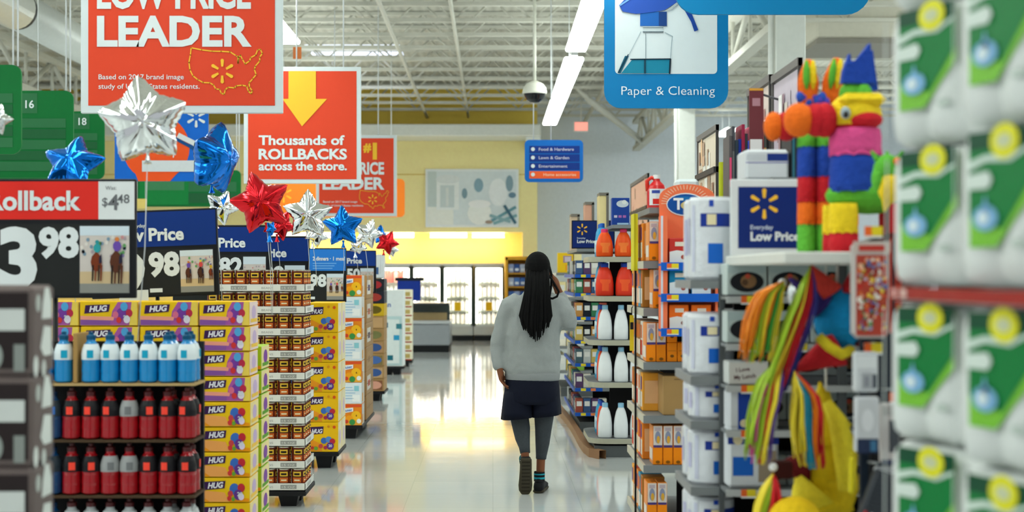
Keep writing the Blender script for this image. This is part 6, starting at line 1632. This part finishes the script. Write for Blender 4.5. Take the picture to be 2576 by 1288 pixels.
# yellow round pinata at the bottom and pale shelf strip
Yr = 4.4
o = MB().ball((0, 0, 0), (.085, .075, .085), FRG('#f2c81c'), 22, 12, bumpy=.03, rnd=rq).build('round_pinata')
tag(o, 'round yellow pinata resting on the lowest pinata shelf, cut by the frame', 'pinata'); o.location = (X(2000, Yr), Yr, Z(1318, Yr))
zz = Z(1318, Yr) - .087
t = thing('pinata_shelf', 'white shelf rack standing behind the hanging pinatas and star cones', 'shelf', (.93, 4.25, 0))
MB().box(0, .5, 0, .42, zz - .03, zz, M('#cfd0c8', .5)).box(.13, .5, .5, .53, Z(1245, 4.7), Z(1215, 4.7), M('#d0c8b0', .5)).build('board', t)
MB().box(.47, .5, .44, .47, 0, 1.632, SHELFD).box(.02, .05, .36, .39, 0, zz - .03, SHELFD).box(.44, .47, .05, .08, 0, zz - .03, SHELFD).box(.13, .5, .47, .5, Z(1245, 4.7), Z(1215, 4.7), SHELFD).box(.2, .5, .455, .47, 1.36, 1.40, M('#d8d6c6')).build('rack_frame', t)

# ---- clip rack of hanging goods at the end of the towel run
Yk = 4.15
t = thing('clip_rack', 'dark wire clip rack holding hanging bags and small packs beside the towels', 'rack', (X(2215, Yk), Yk + .06, 0))
b = MB()
b.box(-.012, .012, 0, .03, 0, 1.72, DARKIN); b.box(-.09, .09, .0, .02, .1, .14, DARKIN); b.box(-.11, .12, -.12, .14, 0, .025, DARKIN)
b.build('pole', t)
MB().box(-.035, .06, .03, .05, .5, 1.7, M('#1f2a38')).build('back_panel', t)
for (px, py) in ((2190, 605), (2190, 870), (2232, 985), (2180, 985), (2185, 1080), (2200, 1170)): x = X(px, Yk) - X(2215, Yk); MB().tube([(x, 0.01, Z(py, Yk)), (x, -.1, Z(py, Yk) + .01)], .004, STEEL, 6).build('hook', t)
for (px, py) in ((2164, 572), (2163, 862), (2226, 985)):
    b = MB(); tagstrip(b, Fr((X(px, Yk) - X(2215, Yk), -.105, Z(py + 28, Yk))), 0, 0, .052, .034); b.build('price_tag', t)
def hang(px0, px1, py0, py1, dy, base, art, name, label, cat, th=.03, bev=.006, rot=0):
    Yq = Yk + dy; x0, x1 = X(px0, Yq), X(px1, Yq); z0, z1 = Z(py1, Yq), Z(py0, Yq); w, h = x1 - x0, z1 - z0
    b = MB(); b.box(-w / 2, w / 2, -th, 0, 0, h, M(base, .4), bev); fr = front(-w / 2, -th, 0, .0009)
    if art: art(b, fr, w, h)
    o = b.build(name, None, ((x0 + x1) / 2, Yq, z0)); o.rotation_euler = (0, rot, 0)
    return tag(o, label, cat)
def art_candy(b, fr, w, h):
    rr = random.Random(8); b.rect(fr, w * .08, h * .03, w * .92, h * .86, M('#b5402e', .3), 1); b.rect(fr, 0, h * .88, w, h, M('#c9b9b0', .25), 1); b.rect(fr, w * .15, h * .9, w * .85, h * .96, M('#c0392f'), 2)
    for i in range(150):
        r_ = rr.uniform(.03, .07) * w; b.ell(fr, rr.uniform(.13, .87) * w, rr.uniform(.07, .82) * h, r_, r_ * rr.uniform(.8, 1.3), M(rr.choice(['#c8352c', '#e2c04a', '#d86a3a', '#a9a4c4', '#8f2a24', '#e8e0d4', '#5f8a5a', '#5a6aa0', '#d24a38', '#e8b090'])), 2 + i % 14, 7)
hang(2136, 2228, 608, 850, -.05, '#b9b2ae', art_candy, 'candy_bag', 'clear hanging bag of red and many coloured candies', 'candy bag', .045, .015)
hang(2236, 2262, 600, 840, .0, '#c0402e', lambda b, fr, w, h: (b.rect(fr, .0, 0, w * .3, h, M('#1b2430'), 1), [b.ell(fr, w * .65, h * (.1 + .09 * i), w * .2, h * .03, M(['#e0a05a', '#8f2a24'][i % 2]), 2, 7) for i in range(10)]), 'candy_bag', 'narrow red candy bag beside the clear candy bag', 'candy bag')
def art_bl(b, fr, w, h): b.rect(fr, w * .3, h * .08, w * .75, h * .48, M('#a9abb0'), 1); b.rect(fr, w * .75, h * .1, w * .92, h * .45, M('#4a5058'), 1); b.rect(fr, w * .4, h * .14, w * .6, h * .4, M('#8c8f96'), 2); b.rect(fr, w * .1, h * .6, w * .9, h * .9, M('#dfe2e4'), 1)
hang(2143, 2203, 884, 985, -.05, '#cdd0d3', art_bl, 'blister_pack', 'white blister pack hanging under the clear candy bag', 'pack')
def art_r(b, fr, w, h): b.ell(fr, w * .5, h * .6, w * .45, h * .35, M('#c7c9cc'), 1, 18); b.ell(fr, w * .5, h * .58, w * .25, h * .2, M('#dcdde0'), 2, 14); b.rect(fr, w * .05, 0, w * .95, h * .25, M('#27324e'), 2); b.rect(fr, w * .6, h * .03, w * .85, h * .22, M('#3f6f92'), 3)
hang(2146, 2206, 996, 1136, -.05, '#c9cbcf', art_r, 'dome_pack', 'white dome pack with a navy base below the blister pack', 'pack')
def art_g(b, fr, w, h): b.rect(fr, w * .42, h * .2, w * .95, h * .72, M('#4a4e54'), 1); b.rect(fr, w * .05, h * .8, w * .9, h * .95, M('#a9a6a4'), 1); b.rect(fr, w * .0, 0, w, h * .08, M('#3a4260'), 1)
hang(2210, 2256, 1012, 1165, -.02, '#c5bfbd', art_g, 'boxed_gadget', 'pale box with a dark grey window hanging next to the towels', 'box')
hang(2196, 2256, 1172, 1260, .0, '#b9bcc0', lambda b, fr, w, h: b.rect(fr, .2 * w, 0, w, h * .3, M('#2f3a5a'), 1), 'grey_pouch', 'grey pouch hanging below the dark windowed box', 'pouch')
def art_dot(b, fr, w, h):
    for i in range(14):
        for j in range(9): b.ell(fr, w * (.05 + .068 * i), h * (.22 + .09 * j), w * .014, w * .01, M('#6a7078'), 1, 6)
    for i in range(5): b.poly(fr, [(w * (.06 + .2 * i), 0), (w * (.16 + .2 * i), 0), (w * (.16 + .2 * i), h * .16), (w * (.06 + .2 * i), h * .16)], M('#c8323a' if i % 2 == 0 else '#e4e4e4'), 2)
hang(2150, 2236, 1182, 1310, -.08, '#33373d', art_dot, 'dotted_bag', 'tilted dark dotted bag with a red and white striped hem', 'bag', .04, .008, .35)
hang(2134, 2146, 1150, 1240, -.04, '#d9c81e', None, 'yellow_pack', 'thin yellow pack hanging between the yellow star and dotted bag', 'pack', .02, .003)

# ================================================================ paper towels, closest to the camera
TX = .83
TWHITE = M('#dfe3e1', .35, vary=.04, scale=6, bump=.35, bscale=9); TG = M('#067a38', .4, vary=.05); TGD = M('#0c4a2e', .4); TL = M('#7cc23a', .4); TYL = M('#e4e02a', .4); TBL = M('#7fb4dc', .4)
t = thing('towel_shelving', 'shelving of paper towel packs with a red shelf edge, closest to the camera', 'shelving', (TX, 1.5, 0))
for z, c in ((1.574, '#9c1712'), (.40, '#9c1712')):
    MB().box(.01, .6, 0, 1.47, z - .028, z - .003, M('#c9cccb', .5)).box(-.004, .01, 0, 1.47, z - .024, z, M(c, .4)).rect(facex(-.004, 1.47, z - .024), .03, .003, .06, .021, M('#d9a8a4'), 1).rect(facex(-.004, 1.47, z - .024), .09, .003, .13, .021, M('#d9b8b0'), 1).build('shelf', t)
MB().box(.45, .6, 0, 1.47, 0, 2.2, M('#3f4244')).build('back_panel', t)
MB().box(.02, .45, 0, 1.47, 0, .1, SHELFD).build('kick_base', t)
def mk_towel():
    h, w, d = .276, .345, .30
    b = MB()
    # three bulging rolls under one wrap
    for i in range(3):
        cy = -w / 2 + w * (i + .5) / 3
        n = 14; r = w / 6
        ring = lambda z, k: [(r * .9 - r * k * math.cos(-PI / 2 + PI * j / n) * .35 - (r * .55) , cy + r * k * math.sin(-PI / 2 + PI * j / n), z) for j in range(n + 1)]
    prof = []
    m = 36
    def outline(z, ins):
        pts = []
        for j in range(m + 1):
            y = -w / 2 + w * j / m; ph = ((j / m * 3) % 1.0) if j < m else 1.0
            bul = .016 * math.sin(PI * ph) ** .8
            e = min(1.0, min(j, m - j) / 3.0)
            pts.append((.02 * (1 - e) + .004 - bul + ins + .012, y * (1 - ins * 1.2), z))
        pts += [(d, w / 2 * (1 - ins * 1.2), z), (d, -w / 2 * (1 - ins * 1.2), z)]
        return pts
    rings = [outline(z, i_) for z, i_ in ((0, .05), (.004, .022), (.018, .006), (.05, 0), (h * .5, 0), (h - .05, 0), (h - .018, .006), (h - .004, .022), (h, .05))]
    b.loft(rings, TWHITE)
    def lab(pts, mm, k):
        # print follows the bulge: subdivide in strips
        us = [p[0] for p in pts]
        b.poly(Fr((-.002, w / 2, 0), (0, -1, 0), (0, 0, 1), (-1, 0, 0), .0012), pts, mm, k)
    W0 = .055; LW = .165; z0, z1 = .07, .268
    lab([(W0, z0 + .03), (W0, z0), (W0 + LW * .45, z0), (W0 + LW, z0 + .085), (W0 + LW, z1), (W0, z1)], TL, 1)
    lab([(W0, z0 + .055), (W0 + LW * .55, z0 + .03), (W0 + LW, z0 + .11), (W0 + LW, z1), (W0, z1)], TG, 2)
    lab([(W0, z1 - .03), (W0 + LW, z1 - .03), (W0 + LW, z1), (W0, z1)], TGD, 3)
    lab([(W0, z1 - .05), (W0 + LW * .3, z1 - .04), (W0 + LW * .7, z1 - .045), (W0 + LW, z1 - .03), (W0 + LW, z1 - .036), (W0 + LW * .7, z1 - .056), (W0 + LW * .3, z1 - .052), (W0, z1 - .066)], M('#cfe0d4', .4), 4)
    fr = Fr((-.002, w / 2, 0), (0, -1, 0), (0, 0, 1), (-1, 0, 0), .0012)
    b.ell(fr, W0 + LW * .62, z1 - .02, .038, .03, TYL, 6, 22); b.ell(fr, W0 + LW * .62, z1 - .02, .02, .012, M('#c9cfa8', .4), 7, 12)
    b.poly(fr, [(W0, z0 + .1), (W0 + LW * .35, z0 + .1), (W0 + LW * .42, z0 + .115), (W0 + LW * .35, z0 + .13), (W0, z0 + .125)], M('#d6e2da', .4), 5)
    b.ell(fr, W0 + LW * .3, z0 + .05, .034, .022, TBL, 5, 14); b.poly(fr, [(W0 + LW * .22, z0 + .05), (W0 + LW * .3, z0 + .09), (W0 + LW * .38, z0 + .05)], TBL, 5); b.ell(fr, W0 + LW * .27, z0 + .05, .016, .012, M('#d8e8f0', .4), 6, 10)
    b.ell(fr, W0 + LW * .8, z0 + .005, .02, .008, M('#bcc8c0', .4), 2, 10)
    b.line(fr, [(.01, .02), (.012, h - .02)], .004, M('#c6ccc9', .4), 1)
    return tag(b.build('paper_towel_pack'), '-', 'paper towels')
tw = Kind(mk_towel)
ZR = [(1.576, 'bottom row above'), (1.857, 'middle row above'), (2.138, 'top row above'), (1.267, 'top row below'), (.986, 'second row below'), (.705, 'third row below'), (.403, 'fourth row below')]
for z, nm in ZR:
    for j in range(4):
        off = {1.857: .07, 1.267: .02, .986: .03}.get(z, 0) * (1 if j else .4)
        y = 2.76 - .395 * j
        tw.put((TX + .035 + R.uniform(0, .006), y, z), 'green-labelled paper towel pack, %s the red edge, %s' % (nm, ['at the far end', 'second from the far end', 'third from the far end', 'fourth from the far end'][j]), [.4, .3, .25, .25][j], 'paper towel packs')
